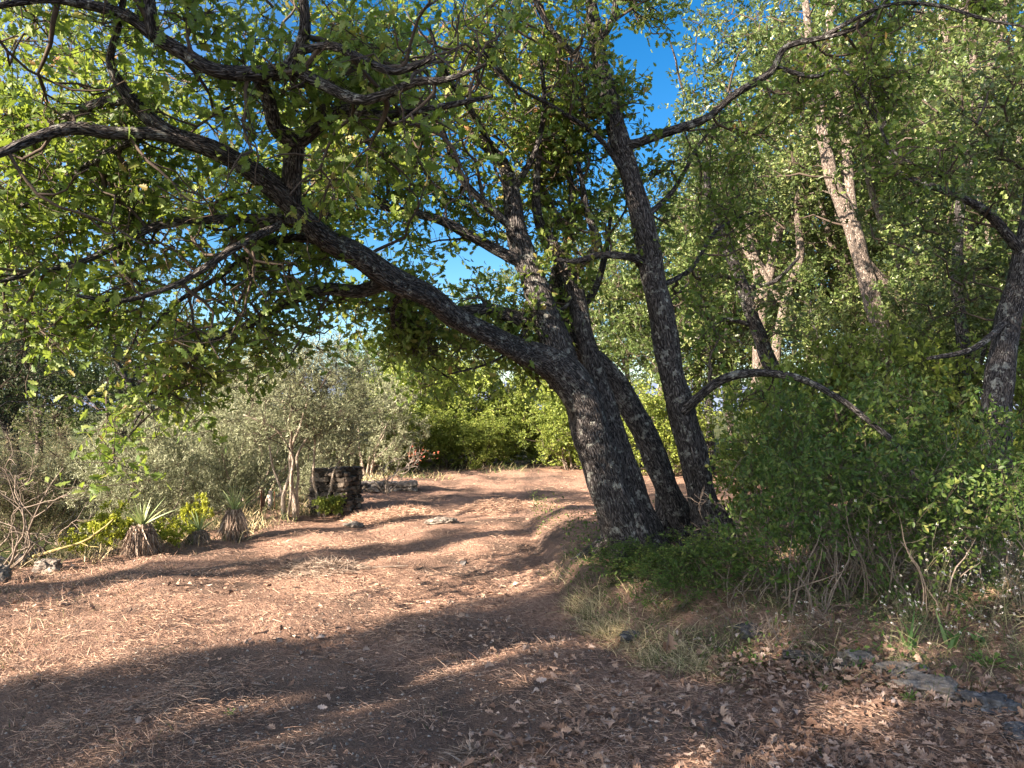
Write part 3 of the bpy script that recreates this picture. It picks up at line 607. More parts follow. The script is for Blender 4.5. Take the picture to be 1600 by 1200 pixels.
reseed(15)
wood_oak('slender pale trunk slanting right between the forked pale trunk and the straight one', 1500, 13,
 [[(1500, 690, 13, .08), (1470, 590, 13, .075), (1440, 500, 13, .07), (1400, 400, 13, .065), (1362, 300, 13, .055), (1345, 200, 13, .04), (1350, 100, 13, .03)]], [(1370, 150, 13, 1.0, 1.0, .9)], (24,))
wood_oak('slim pale trunk rising low behind the dark crooked oak', 1245, 15,
 [[(1250, 690, 15, .11), (1225, 620, 15, .1), (1212, 560, 15, .1), (1225, 480, 15, .09), (1250, 400, 15, .08), (1245, 330, 15, .06), (1260, 250, 15, .04)], [(1225, 480, 15, .06), (1180, 400, 15, .05), (1165, 330, 15, .04)]], [(1230, 300, 15, 1.2, 1.2, 1.0)], (26,))
wood_oak('dark slender trunk standing behind the bushes left of the right edge trunk', 1500, 10,
 [[(1505, 760, 10, .09), (1498, 650, 10, .085), (1506, 560, 10, .08), (1496, 450, 10, .075), (1500, 330, 10, .065), (1520, 220, 10, .05), (1540, 120, 10, .03)]], [(1530, 200, 10, .9, .9, .9)], (22,), bark=M['bark'])
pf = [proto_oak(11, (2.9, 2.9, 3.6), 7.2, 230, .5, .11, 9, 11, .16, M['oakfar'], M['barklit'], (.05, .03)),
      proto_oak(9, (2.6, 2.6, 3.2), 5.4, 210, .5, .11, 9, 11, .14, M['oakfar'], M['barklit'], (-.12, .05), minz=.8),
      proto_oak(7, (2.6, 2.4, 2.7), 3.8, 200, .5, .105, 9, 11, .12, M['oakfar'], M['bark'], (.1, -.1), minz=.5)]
def proto_dense(H, crad, zc, n, minz):
    return proto_oak(H, crad, zc, n, .42, .14, 10, 12, .16, M['oakfar'], M['barklit'], (.0, .0), minz=minz, lump=.1)
WOOD = [ # pixel x, depth, proto, scale
 (1190, 16, 0, 1.0, 'tall oak behind the tall grey trunk, top against the sky gap'), (1330, 17, 0, 1.1, 'tall oak deep in the wood behind the pale forked trunk'), (1480, 18, 0, 1.1, 'tall oak deep in the wood behind the straight pale trunk'), (1640, 15, 0, 1.05, 'tall oak filling the upper right corner'),
 (1010, 21, 1, 1.0, 'mid height oak at the back of the clearing seen between the two grey trunks'), (1110, 19.5, 2, 1.05, 'low branched oak at the far right end of the clearing'), (905, 24, 1, .85, 'rounded oak beyond the back hedge, left of the leaning trunk'), (800, 26, 2, 1.0, 'broad low oak beyond the back hedge under the leaning limb'),
 (1250, 21, 1, 1.15, 'broad oak closing the wood behind the dark crooked oak'), (1400, 14.5, 2, .85, 'low leafy oak below the pale forked trunk'), (1590, 19, 1, 1.2, 'broad oak closing the wood at the right edge'), (1300, 14, 2, .7, 'small leafy oak beneath the arching branch'),
 (1180, 27, 0, 1.1, 'tall far oak of the wood behind the broad oak'), (1330, 28, 0, 1.2, 'tall far oak closing the sky behind the pale forked trunk'), (1480, 29, 0, 1.2, 'tall far oak closing the sky behind the straight pale trunk'), (1620, 27, 0, 1.2, 'tall far oak closing the sky at the right edge'), (1000, 30, 1, 1.0, 'far oak behind the clearing between the tall trunk and the leaning oak'), (1150, 23, 1, 1.0, 'oak behind the clearing under the arching branch'), (1090, 28, 1, 1.25, 'far oak behind the clearing just right of the tall trunk'), (700, 30, 2, 1.0, 'far low oak behind the bright rounded hedge bush'), (610, 31, 2, .8, 'far low oak at the foot of the blue sky gap'), (1440, 20, 1, 1.1, 'broad oak in the middle of the wood'),
 (55, 23, 1, .9, 'leafy oak behind the half bare brush at the left'), (190, 27, 1, .8, 'leafy oak behind the silvery shrubs at the left'), (-70, 24, 1, 1.0, 'leafy oak at the left edge of the background'), (420, 34, 2, .8, 'low far oak right of the distant hill'),
 (1540, 11, 2, .62, 'small leafy oak left of the thick dark trunk'), (1750, 11, 1, .9, 'oak reaching in past the right edge')]
for px, d, k, sc, lab in WOOD:
    p = P(px, 700, d); place(pf[k], used, p[0], p[1], rng.uniform(0, 6.28), sc, lab, 'oaks of the wood')

# dark evergreen oaks on the left
reseed(16)
pd_ = proto_oak(7, (1.9, 1.9, 2.6), 3.6, 120, .42, .06, 9, 10, .13, M['darkleaf'], M['bark'], (.03, 0), T=T_OV, minz=.4)
for px, d, sc, lab in ((50, 19, 1.15, 'dark evergreen oak at the left edge behind the bare brush'), (165, 20.5, 1.15, 'dark evergreen oak with a bare lower stem above the grey shrubs'), (255, 22, .7, 'round dark evergreen oak just left of the distant hill'), (-80, 17, 1.1, 'dark evergreen oak reaching in from the left edge'), (500, 27, .5, 'dark evergreen oak below the blue sky gap'), (385, 30, .8, 'small far evergreen oak right of the distant hill'), (120, 26, .9, 'far evergreen oak behind the bare lower stem'), (20, 24, .9, 'far evergreen oak at the left edge'), (330, 38, .75, 'small far evergreen oak straight below the distant hill'), (640, 27, .6, 'low evergreen oak in the gap behind the hedge'), (-60, 18, .9, 'evergreen oak filling the lower left background'), (210, 33, .8, 'far evergreen oak between the two darkest ones')):
    p = P(px, 700, d); place(pd_, used, p[0], p[1], rng.uniform(0, 6.28), sc, lab, 'evergreen oaks on the left', 'holm_oak')

def shrub(name, label, x, y, rad, zc, n, rc, T, size, leaf, bark, twigs=8, per=9, ns=6, r0=.03, group=None, minz=.1, cat='shrub', shell=.3, nbrad=.012, twr=.002, lean=.5, H=None, upn=.6, droop=.1, sides=7, up=.3, flat=.9):
    root = empty(name, (x, y, G(x, y)), label, cat, group); stems = []
    H = H or (zc+rad[2]*.3)
    for k in range(ns):
        a = 6.28*k/ns+rng.uniform(-.4, .4); b = rng.uniform(.3, 1)*lean
        q, qr = wander((math.cos(a)*.08*ns/6, math.sin(a)*.08*ns/6, -.08), (math.cos(a)*b, math.sin(a)*b, 1), H*rng.uniform(.75, 1.05), 8, .2, .06, r0*rng.uniform(.7, 1.2), r0*.35)
        cc = catmull(np.column_stack([q, qr]), .08); stems.append((cc[:, :3], cc[:, 3]))
    cen = crown_pts(n, (0, 0, zc), rad, minz=minz, shell=shell)
    grow(root, stems, cen, rc, T, size, leaf, bark, twigs, per, tname='stem', sides=sides, brad=nbrad, twr=twr, upn=upn, droop=droop, rough=.5, up=up, flat=flat)
    return root

reseed(21)
# olives with pale crooked stems beside the stone pier
p = onground(440, 812)
shrub('olive_tree', 'grey green olive with pale crooked stems left of the stone pier', p[0]+.1, p[1]+.1, (1.15, 1.1, .85), 1.85, 100, .34, T_OL, .062, M['oliveleaf'], M['olivebark'], 14, 16, 6, .032, cat='tree', group='olive trees', minz=1.15, nbrad=.014, lean=.22, up=.6)
p = onground(500, 808)
shrub('olive_tree', 'thin stemmed olive directly in front of the stone pier', p[0], p[1]+.1, (.8, .8, .75), 1.65, 45, .3, T_OL, .06, M['oliveleaf'], M['olivebark'], 14, 16, 2, .026, cat='tree', group='olive trees', minz=1.0, nbrad=.012, lean=.2, up=.6)
reseed(18)
# grey olive shrubs on the lower terrace
OL = [(215, 11.5, 1.0, 1.05, 'round grey green shrub behind the yellow spurges'), (300, 14, 1.2, 1.15, 'wide silvery shrub at the middle of the lower terrace'), (375, 12.5, .85, 1.15, 'silvery shrub behind the tallest yucca'), (165, 14, 1.1, 1.2, 'silver shrub at the foot of the dark evergreen oak'), (400, 18, 1.6, 1.75, 'tall feathery olive rising toward the sky gap'), (490, 20, 1.4, 1.2, 'tall feathery olive above the stone pier'), (300, 19, 1.7, 1.8, 'feathery olive below the distant hill'), (575, 18, 1.3, 1.3, 'grey bush right of the stone pier')]
ps = None
for k, (px, d, r, zc, lab) in enumerate(OL):
    p = P(px, 700, d)
    if ps is None or k == 4:
        ps = shrub('olive_shrub', lab, p[0], p[1], (1.25, 1.25, 1.15), 1.15, 120, .3, T_OL, .07, M['oliveleaf'], M['olivebark'], 13, 17, 6, .03, group='grey olive shrubs on the lower terrace', minz=.15, up=.8); s0 = 1.25
        o = ps
    else: o = copy_tree(ps)
    o.location = (p[0], p[1], G(p[0], p[1])); s = r/s0; o.scale = (s, s, zc/1.15*1.05); o.rotation_euler = (0, 0, rng.uniform(0, 6)); o['label'] = lab

# bare thorny brush on the left
for px, py, sc, lab in ((35, 885, 1.0, 'tangled grey half bare brush in the left foreground'), (-60, 930, 1.0, 'half bare grey brush cut by the left edge'), (95, 862, .8, 'dry twiggy bush between the brush and the spurges')):
    p = onground(px, min(py, 900)); x, y = p[0]-.25, p[1]+.5
    shrub('dry_bush', lab, x, y, (1.0*sc, .9*sc, 1.15*sc), 1.35*sc, 120, .3, T_OL, .055, M['brushleaf'], M['deadwood'], 16, 9, 10, .02, group='half bare brush on the left', minz=.1, nbrad=.012, twr=.0026, lean=.5, up=.4)
reseed(19)
# back hedge of green bushes across the clearing
HD = [(600, 21, 1.5, 1.5, 'yellow green bush left in the back hedge, by the bare white twigs'), (660, 23, 1.6, 1.8, 'leafy bush in the back hedge where the clearing begins'), (725, 22, 1.6, 1.7, 'bright green rounded bush in the middle of the back hedge'), (790, 21.5, 1.3, 1.2, 'low yellow green bush in the back hedge'), (850, 22, 1.5, 1.5, 'sunny bush of the back hedge next to the leaning trunk'), (930, 20, 1.5, 1.3, 'sunny bush of the back hedge seen right of the leaning trunk'), (1040, 18, 1.2, 1.2, 'bush at the far right end of the back hedge'), (545, 23, 1.3, 1.2, 'olive green bush under the blue sky gap'), (625, 19.5, 1.0, .9, 'low sunny bush at the left end of the back hedge'), (695, 20.5, 1.1, .9, 'low bush at the foot of the bright rounded one'), (760, 20, .9, .75, 'small low bush in front of the back hedge'), (890, 19.5, 1.1, 1.0, 'low sunny bush right beside the leaning trunk')]
hp = None
for px, d, r, zc, lab in HD:
    p = P(px, 700, d)
    if hp is None: hp = shrub('hedge_bush', lab, p[0], p[1], (1.4, 1.3, 1.4), 1.45, 120, .36, T_OV, .085, M['hedgeleaf'], M['deadwood'], 11, 11, 7, .03, group='bushes of the back hedge', minz=.1, up=.6, upn=.4); o = hp
    else: o = copy_tree(hp)
    o.location = (p[0], p[1], G(p[0], p[1])); o.scale = (r/1.4, r/1.4, zc/1.45); o.rotation_euler = (0, 0, rng.uniform(0, 6)); o['label'] = lab

reseed(20)
# undergrowth bushes on the right bank
UG = [(1080, 6.2, .42, .17, 0, 'low green bush at the foot of the leaning oaks'), (1235, 6.2, .5, .72, 1, 'loose green bush right of the tall grey trunk'), (1310, 6.8, .7, .8, 1, 'tall loose bush in the middle of the undergrowth'), (985, 6.2, .4, .15, 0, 'small green bush hiding the base of the massive oak'), (1190, 8.4, .7, .8, 2, 'leafy bush behind the tall grey trunk'), (1400, 7.6, .7, .85, 1, 'leafy bush under the hanging end of the arching branch'), (1340, 9.6, 1.0, 1.2, 2, 'broad bush at the wood edge under the pale trunk'), (1480, 9.6, 1.0, 1.1, 2, 'bush just left of the thick dark trunk'), (1250, 10, 1.0, 1.0, 2, 'broad bush closing the gap behind the undergrowth'), (1650, 8.4, .8, 1.0, 2, 'bush at the right edge behind the wildflowers'), (1475, 6.6, .6, .75, 1, 'bush among grey dead twigs on the right'), (1150, 5.4, .45, .28, 1, 'low spreading bush at the front of the bank'),
 (1250, 5.2, .52, .55, 1, 'small bush just above the dead twigs of the bank front'), (1350, 5.4, .55, .6, 1, 'small bush below the end of the arching branch'), (1445, 5.15, .5, .5, 1, 'low bush behind the tall iris blade'), (1545, 5.6, .55, .6, 1, 'low bush among the wildflowers near the right edge'), (1045, 5.5, .34, .17, 1, 'tiny bush at the left tip of the bank'), (1225, 7.5, .5, .6, 1, 'thin bush close to the foot of the tall grey trunk'), (1625, 5.0, .5, .5, 1, 'low bush cut by the right edge of the picture')]
gb = [shrub('green_bush', 'x', 0, 0, (.7, .65, .65), .7, 85, .2, T_OV, .046, M['bushleaf'], M['deadwood'], 8, 8, 9, .010, group='green bushes of the right bank', minz=.02, nbrad=.006, twr=.0014, upn=.9, up=.3),
      shrub('green_bush', 'x', 0, 0, (.7, .65, .68), .78, 40, .26, T_OV, .052, M['bushleaf'], M['deadwood'], 7, 8, 14, .009, group='green bushes of the right bank', minz=.1, nbrad=.005, twr=.0016, upn=.7, up=.8, lean=.35, shell=.1)]
gb.append(shrub('green_bush', 'x', 0, 0, (.7, .65, .68), .75, 85, .22, T_OV, .055, M['hedgeleaf'], M['deadwood'], 7, 8, 9, .010, group='green bushes of the right bank', minz=.05, nbrad=.006, twr=.0016, upn=.5, up=.5))
gbu = set()
for px, d, r, zc, k, lab in UG:
    p = P(px, 700, d); o = gb[k]
    if k in gbu: o = copy_tree(o)
    gbu.add(k)
    o.location = (p[0], p[1], G(p[0], p[1])); o.scale = (r/.7, r/.7, zc/.66); o.rotation_euler = (0, 0, rng.uniform(0, 6)); o['label'] = lab

# trees behind and left of the camera: they throw the shade over the foreground
T2 = np.array([-SUN_DIR[0], -SUN_DIR[1]]); N2 = np.array([T2[1], -T2[0]])
def st(s, t): return N2*s+T2*t
SH = [(-.3, -9.5, 1, (.95, .95, 1.1)), (-3.5, -11, 1, (.85, .85, 1.6)), (-4.35, -10, 1, (.34, .34, 1.1)), (1.8, -8, 3, 1.0), (-4.95, -12.5, 1, (.42, .42, 1.35)), (-7.7, -9, 1, (.36, .36, .9)), (-10.8, -3, 1, (.32, .32, .62)), (-9.4, -4.5, 1, (.24, .24, .62)), (-2.2, -10, 4, 1.0), (-.4, -12.5, 3, (.6, .6, 1.5)),  (-9.3, -15, 2, .5), (-12.5, -13, 2, .6), (4.9, -9, 3, .9)]  # third and ninth are unseen extras added only to block stray sun
lab_s = ['oak behind the camera, directly up sun', 'slim oak behind and left of the camera', 'unseen slim oak added behind the camera to plug a sun gap', 'oak close behind the camera on the right', 'young oak at the edge of the shade', 'small oak out of view on the left', 'second small oak out of view on the left', 'third small oak out of view on the left', 'unseen high crown added behind the camera to cut off a sun streak', 'tall dense oak farther back on the sun side', 'low oak beyond the left edge', 'oak far beyond the left edge', 'tall oak behind the camera to the right']
reseed(22)
pfd = [pf[0], proto_dense(9, (1.5, 1.5, 4.2), 5.6, 150, .8), pf[2], proto_dense(9, (2.5, 2.5, 4.2), 5.8, 230, .8), proto_dense(13, (.5, .5, 2.6), 10.8, 50, 8.2)]
pf = pfd
for (s, t, k, sc), lab in zip(SH, lab_s):
    q = st(s, t); place(pf[k], used, q[0], q[1], rng.uniform(0, 6.28), sc, lab, 'oaks behind the camera')

# ------------------------------------------------------------ small things on and beside the clearing
def gp(px, py):
    p = onground(px, py); return np.array([p[0], p[1], float(gz(p[0], p[1]))])

def ribbons(mb, P0, D, L, w, droop, mi=0, seg=3):
    """grass blades: base points, directions, lengths, widths, droop"""
    n = len(P0)
    if n == 0: return
    D = norm(D); side = norm(np.cross(D, rdir(n, .01)*np.array([1, 1, .2]))); L = np.broadcast_to(L, n); w = np.broadcast_to(w, n); droop = np.broadcast_to(droop, n)
    rows = []
    hd = D*np.array([1, 1, 0])+rng.normal(0, .2, (n, 3))*np.array([1, 1, 0])
    for k in range(seg+1):
        t = k/seg
        c = P0+D*(L*t)[:, None]+hd*(droop*L*t*t*.6)[:, None]; c[:, 2] -= droop*L*t*t*.6
        ww = (w*(1-t**1.6)+w*.08)[:, None]*side
        rows.append(c-ww); rows.append(c+ww)
    v = np.stack(rows, 1).reshape(-1, 3); b = (np.arange(n)*(2*(seg+1)))[:, None, None]; k = (np.arange(seg)*2)[None, :, None]
    f = np.concatenate([b+k, b+k+1, b+k+3, b+k+2], -1).reshape(-1, 4); mb.add(v, f, mi)

def scatter(n, y0=2.3, y1=20, xr=1.0):
    """points on the ground, as dense in the near as in the far part of the view"""
    u = rng.random(n); y = 1/(1/y0+(1/y1-1/y0)*u)
    x = rng.uniform(-.76, .76, n)*y*xr
    return x, y
def nfield(x, y, sc, ph):
    return np.array([mnoise.noise(Vector((a*sc, b*sc, ph))) for a, b in zip(x, y)])

bank = lambda x, y: (y > np.interp(x, BX, BY)) & (x > -.3)
# straw lying on the ground
reseed(23)
x, y = scatter(330000); f = nfield(x[::1], y, 1.1, 4.4); f2 = nfield(x, y, 4.0, 9.4)
keep = rng.random(len(x)) < np.clip(.55+f*1.1+f2*1.0, .08, 1)*np.clip(.3+(y-2.6)*.25, .3, 1)
keep &= ~(bank(x, y) & (y < 9) & (rng.random(len(x)) < .7)); x, y = x[keep], y[keep]; n = len(x)
mb = MB(); a = rng.uniform(0, 6.28, n)
clump = nfield(x, y, 2.2, 2.2)
D = np.stack([np.cos(a), np.sin(a), np.clip(rng.normal(.12, .28, n), -.05, 1.2)], -1)
z = gz(x, y)+rng.uniform(.0, .022, n)+np.clip(clump, 0, 1)*rng.uniform(0, .05, n)
ribbons(mb, np.stack([x, y, z], -1), D, rng.uniform(.018, .03, n)*(1+3.5*rng.random(n)**5)*(1+y*.03), rng.uniform(.0004, .0011, n)*(1+y*.08), .12, seg=2)
tag(mb.build('dry_straw', M['straw']), 'mown dry straw lying over the reddish earth of the clearing', 'straw', kind='stuff')

# heaps of cut grass
for k, (px, py, r, h, lab) in enumerate(((785, 795, .75, .16, 'low grey mound of cut grass beyond the middle of the clearing'), (590, 808, .5, .1, 'small heap of cut grass right of the stone pier'), (500, 892, .45, .09, 'flat heap of dark cut grass in the left middle of the clearing'), (640, 800, .5, .1, 'low heap of cut grass with green sprouts'), (730, 1185, .1, .05, 'small dark clod of turf at the bottom edge'))):
    c = gp(px, py); mb = MB(); n = 2600 if k < 4 else 500
    rr = r*np.sqrt(rng.random(n)); a = rng.uniform(0, 6.28, n); xx = c[0]+rr*np.cos(a); yy = c[1]+rr*np.sin(a)*.8
    zz = gz(xx, yy)+h*np.clip(1-(rr/r)**2, 0, 1)*rng.uniform(.2, 1, n)
    D = rdir(n); D[:, 2] = np.abs(D[:, 2])*.35
    ribbons(mb, np.stack([xx, yy, zz], -1)-c, D, rng.uniform(.04, .13, n), rng.uniform(.001, .0028, n), .2, seg=2)
    o = mb.build('grass_heap', [M['straw'] if k in (0, 1, 3) else M['thatch']]); o.location = c; tag(o, lab, 'grass heap', 'heaps of cut grass')

# dead oak leaves
x, y = scatter(24000, 2.2, 14)
ex = rng.uniform(1.2, 3.4, 1500); ey = np.interp(ex, BX, BY)+rng.normal(.12, .16, 1500)
w = np.clip(.12+.62*sstep(-1.2, 1.6, x)*(1-sstep(6, 9, y))+.9*nfield(x, y, .9, 7.7), .03, 1)
k = rng.random(len(x)) < w; x, y = x[k], y[k]; x = np.concatenate([x, ex]); y = np.concatenate([y, ey]); n = len(x); mb = MB()
lift = np.concatenate([np.zeros(n-1500), rng.uniform(0, .04, 1500)])
nr = rdir(n, 1.9); d = rdir(n); d[:, 2] *= .25
leaves(mb, np.stack([x, y, gz(x, y)+lift+rng.uniform(.006, .03, n)], -1), d, nr, rng.uniform(.018, .07, n)**1.0*(.55+.45*(rng.random(n) < .6)), T_OAK, 0, 1.0)
tag(mb.build('leaf_litter', M['litter']), 'curled brown oak leaves scattered over the ground', 'dead leaves', kind='stuff')
# crumbs of earth and gravel
x, y = scatter(9000, 2.2, 9); n = len(x); mb = MB(); s = rng.uniform(.003, .012, n)
oc = np.array([(1, 0, 0), (0, 1, 0), (-1, 0, 0), (0, -1, 0), (0, 0, .8), (0, 0, -.8)]); of = np.array([(0, 1, 4), (1, 2, 4), (2, 3, 4), (3, 0, 4), (1, 0, 5), (2, 1, 5), (3, 2, 5), (0, 3, 5)])
v = np.stack([x, y, gz(x, y)], -1)[:, None]+s[:, None, None]*(oc[None]*rng.uniform(.6, 1.4, (n, 6, 1)))
mb.add(v.reshape(-1, 3), (np.arange(n)[:, None, None]*6+of[None]).reshape(-1, 3), 0, smooth=False)
tag(mb.build('gravel', M['stone']), 'small stones and crumbs of earth on the track', 'gravel', kind='stuff')

# standing grass
def tufts(name, label, cx, cy, per, h, spread, mats, w=.002, lean=.5, droop=.5, mix=None):
    mb = MB(); n = len(cx)*per
    X = np.repeat(cx, per)+rng.normal(0, spread, n); Y = np.repeat(cy, per)+rng.normal(0, spread, n)
    H = np.repeat(np.broadcast_to(h, len(cx)), per)*rng.uniform(.4, 1.1, n)
    D = np.stack([rng.normal(0, lean, n), rng.normal(0, lean, n), np.ones(n)], -1)
    mm = rng.random(n) < (mix or 0)
    P0 = np.stack([X, Y, gz(X, Y)-.01], -1); ww = w*rng.uniform(.5, 1.3, n)*(1+np.maximum(0, Y-7)*.06); dr = rng.uniform(.1, 1, n)*droop
    ribbons(mb, P0[~mm], D[~mm], H[~mm], ww[~mm], dr[~mm], 0)
    if mix: ribbons(mb, P0[mm], D[mm], H[mm], ww[mm], dr[mm], 1)
    return tag(mb.build(name, mats), label, 'grass', kind='stuff')
x, y = scatter(1500, 2.6, 19); k = (~bank(x, y)) & (nfield(x, y, 1.3, 1.2) > -.1); x, y = x[k], y[k]
tufts('dry_grass', 'short tufts of dry grass left standing on the clearing', x, y, 13, .085, .03, [M['straw'], M['greengrass']], .0016, .7, .5, .07)
# longer grass at the left edge, where the mower did not reach
x = rng.uniform(-6.5, -2.6, 900); y = rng.uniform(4.2, 7.6, 900); k = (x < -y*.5-.3+rng.normal(0, .25, 900)); x, y = x[k], y[k]
tufts('long_grass', 'longer pale dry grass at the left side of the clearing', x, y, 16, .13, .06, [M['straw'], M['greengrass']], .0016, .8, .8, .16)
x = rng.uniform(-5, 9, 420); y = np.where(x < -1.5, rng.uniform(17, 20, 420), rng.uniform(18.3, 22, 420)); k = nfield(x, y, .9, 3.3) > -.05; x, y = x[k], y[k]
tufts('long_grass', 'tall pale grass along the foot of the back hedge', x, y, 14, .26, .2, [M['strawpale'], M['greengrass']], .004, .5, .7, .6)
x = rng.uniform(-9, -3, 1200); y = rng.uniform(7.5, 17, 1200); xe = np.interp(y, EY, EX); k = (x < xe+.3) & (x > xe-3.5); x, y = x[k], y[k]
tufts('long_grass', 'dry grass on the slope below the edge of the clearing', x, y, 18, .28, .07, [M['strawpale'], M['greengrass']], .004, .5, .7, .3)
x = rng.uniform(.2, 6, 3600); bb = np.interp(x, BX, BY); y = bb+rng.uniform(-.1, 4.2, 3600)**1.0; k = (rng.random(3600) < .6) & (rng.random(3600) < np.clip(1.1-(y-bb)/5, .1, 1)) & (y < 7.4) & (x > .35); x, y = x[k], y[k]
tufts('undergrowth_grass', 'green and straw coloured grass under the bushes of the right bank', x, y, 13, .2, .05, [M['greengrass'], M['strawpale']], .0016, .6, .9, .18)
x = rng.uniform(.45, 1.25, 90); y = np.interp(x, BX, BY)+rng.uniform(-.05, .6, 90)
tufts('dry_grass', 'matted dry grass fringe at the front of the right bank', x, y, 30, .2, .05, [M['strawpale'], M['greengrass']], .0018, .8, 1.1, .15)

# low ground cover of small leaves under the bushes
mb = MB(); n = 26000; x = rng.uniform(.3, 8, n); bb = np.interp(x, BX, BY); y = bb+.15+rng.random(n)**1.3*5
f = nfield(x, y, 1.7, 5.1); k = rng.random(n) < np.clip(.4+f*2, 0, 1); x, y = x[k], y[k]; n = len(x)
hh = rng.random(n)**1.5*.3*(1-.3*rng.random(n))
leaves(mb, np.stack([x, y, gz(x, y)+hh], -1), rdir(n), rdir(n, 1.5), rng.uniform(.015, .04, n), T_OV, 0, .3)
tag(mb.build('ground_cover', M['bushleaf']), 'low green leaves covering the soil of the right bank', 'ground cover', kind='stuff')

# rocks
def rock(name, label, c, dims, matn, rz=0, seed=0, flat=.35, rough=.35, group=None, cat='rock', sink=.3, sub=None, layers=0):
    mb = MB(); nu, nv = 72, 46
    th = np.linspace(0, 2*math.pi, nu, endpoint=False); ph = np.linspace(.02, math.pi-.02, nv)
    TH, PH = np.meshgrid(th, ph); d = np.stack([np.cos(TH)*np.sin(PH), np.sin(TH)*np.sin(PH), np.cos(PH)], -1)
    r = np.zeros(TH.shape)
    for i in range(nv):
        for j in range(nu):
            q = Vector(d[i, j])+Vector((seed*3.1, seed, 0))
            r[i, j] = 1+rough*mnoise.noise(q*1.3)-rough*.7*abs(mnoise.noise(q*2.6))+rough*.3*mnoise.noise(q*7)+rough*.16*mnoise.noise(q*18)
    v = d*r[..., None]; v = np.sign(v)*np.abs(v)**(1-flat*.5)
    if layers: v[..., 2] = v[..., 2]*.6+np.round(v[..., 2]*layers)/layers*.4
    v = v*np.asarray(dims)/2; cr_, sr = math.cos(rz), math.sin(rz)
    v = np.stack([v[..., 0]*cr_-v[..., 1]*sr, v[..., 0]*sr+v[..., 1]*cr_, v[..., 2]+dims[2]*(.5-sink)], -1)
    i = np.arange(nv-1)[:, None]*nu; j = np.arange(nu)[None]; j2 = (j+1) % nu
    mb.add(v.reshape(-1, 3), np.stack([i+j, i+nu+j, i+nu+j2, i+j2], -1).reshape(-1, 4))
    o = mb.build(name, M[matn]); o.location = c
    return tag(o, label, cat, group)
for k, (px, py, dims, m, rz, lab) in enumerate((
    (1540, 1112, (.30, .2, .13), 'darkstone', .2, 'dark rounded rock speckled with pale lichen in the lower right corner'),
    (1455, 1080, (.40, .24, .12), 'stone', -.5, 'pale layered rock half buried beside the dark rounded rock'),
    (1400, 1050, (.34, .22, .10), 'stone', .4, 'pale cracked rock covered with small dead leaves on the bank edge'),
    (1340, 1030, (.24, .18, .09), 'stone', .1, 'small grey rock half under leaves at the bank edge'),
    (1595, 1150, (.2, .16, .08), 'darkstone', 1, 'dark stone cut by the right edge of the picture'),
    (1350, 880, (.2, .14, .09), 'darkstone', 1, 'grey stone hidden among the grass of the bank'),
    (985, 997, (.16, .12, .08), 'darkstone', .5, 'small dark stone in the grass below the leaning oak'),
    (1170, 985, (.16, .14, .10), 'darkstone', .2, 'mossy stone in the shade of the bushes'),
    (688, 818, (.42, .2, .13), 'stone', .2, 'flat pale stone in the middle of the clearing'), (552, 822, (.3, .2, .1), 'stone', -.2, 'flat pale stone below the stone pier'),
    (725, 882, (.07, .06, .05), 'darkstone', 0, 'fist sized dark stone on the sunlit straw'),
    (12, 895, (.36, .3, .26), 'stone', .4, 'pale block of rubble at the left edge'), (45, 886, (.3, .26, .2), 'stone', 1.2, 'pale stone of the rubble under the lichened branch'), (75, 893, (.26, .2, .15), 'stone', .1, 'flat pale stone at the right end of the rubble'), (-20, 915, (.34, .3, .26), 'stone', .9, 'rubble stone cut by the left edge'), (60, 870, (.24, .24, .22), 'darkstone', .9, 'darker stone at the back of the rubble'),
    (1325, 1170, (.05, .04, .03), 'stone', .9, 'small pebble among dead leaves near the bottom'))):
    c = gp(px, py); rock('rock', lab, c, dims, m, rz, k+1, layers=7 if k in (1, 2, 3) else 0, rough=.6)

reseed(24)
# square pier of stacked dry stones
def box_stone(mb, c, d, rz, seed):
    n = 5; g = np.linspace(-1, 1, n); vs = []; fs = []; base = 0
    q0 = rng.uniform(0, 9, 3)
    for ax in range(3):
        for sg in (-1, 1):
            A, B = np.meshgrid(g, g); p = np.zeros((n, n, 3)); p[..., ax] = sg; p[..., (ax+1) % 3] = A; p[..., (ax+2) % 3] = B
            q = p/np.maximum(1, (np.abs(p)**6).sum(-1, keepdims=True)**(1/6)); vs.append(q.reshape(-1, 3))
            i = np.arange(n-1)[:, None]*n; j = np.arange(n-1)[None]
            f = np.stack([i+j, i+j+1, i+n+j+1, i+n+j], -1).reshape(-1, 4); fs.append((f if sg > 0 else f[:, ::-1])+base); base += n*n
    v = np.concatenate(vs)
    nn = np.array([mnoise.noise(Vector(p*1.1)+Vector(q0)) for p in v])
    v = v*(1+.5*nn[:, None])*np.asarray(d)/2
    cr_, sr = math.cos(rz), math.sin(rz); v = np.stack([v[:, 0]*cr_-v[:, 1]*sr, v[:, 0]*sr+v[:, 1]*cr_, v[:, 2]], -1)
    mb.add(v+np.asarray(c), np.concatenate(fs), 0, smooth=False)
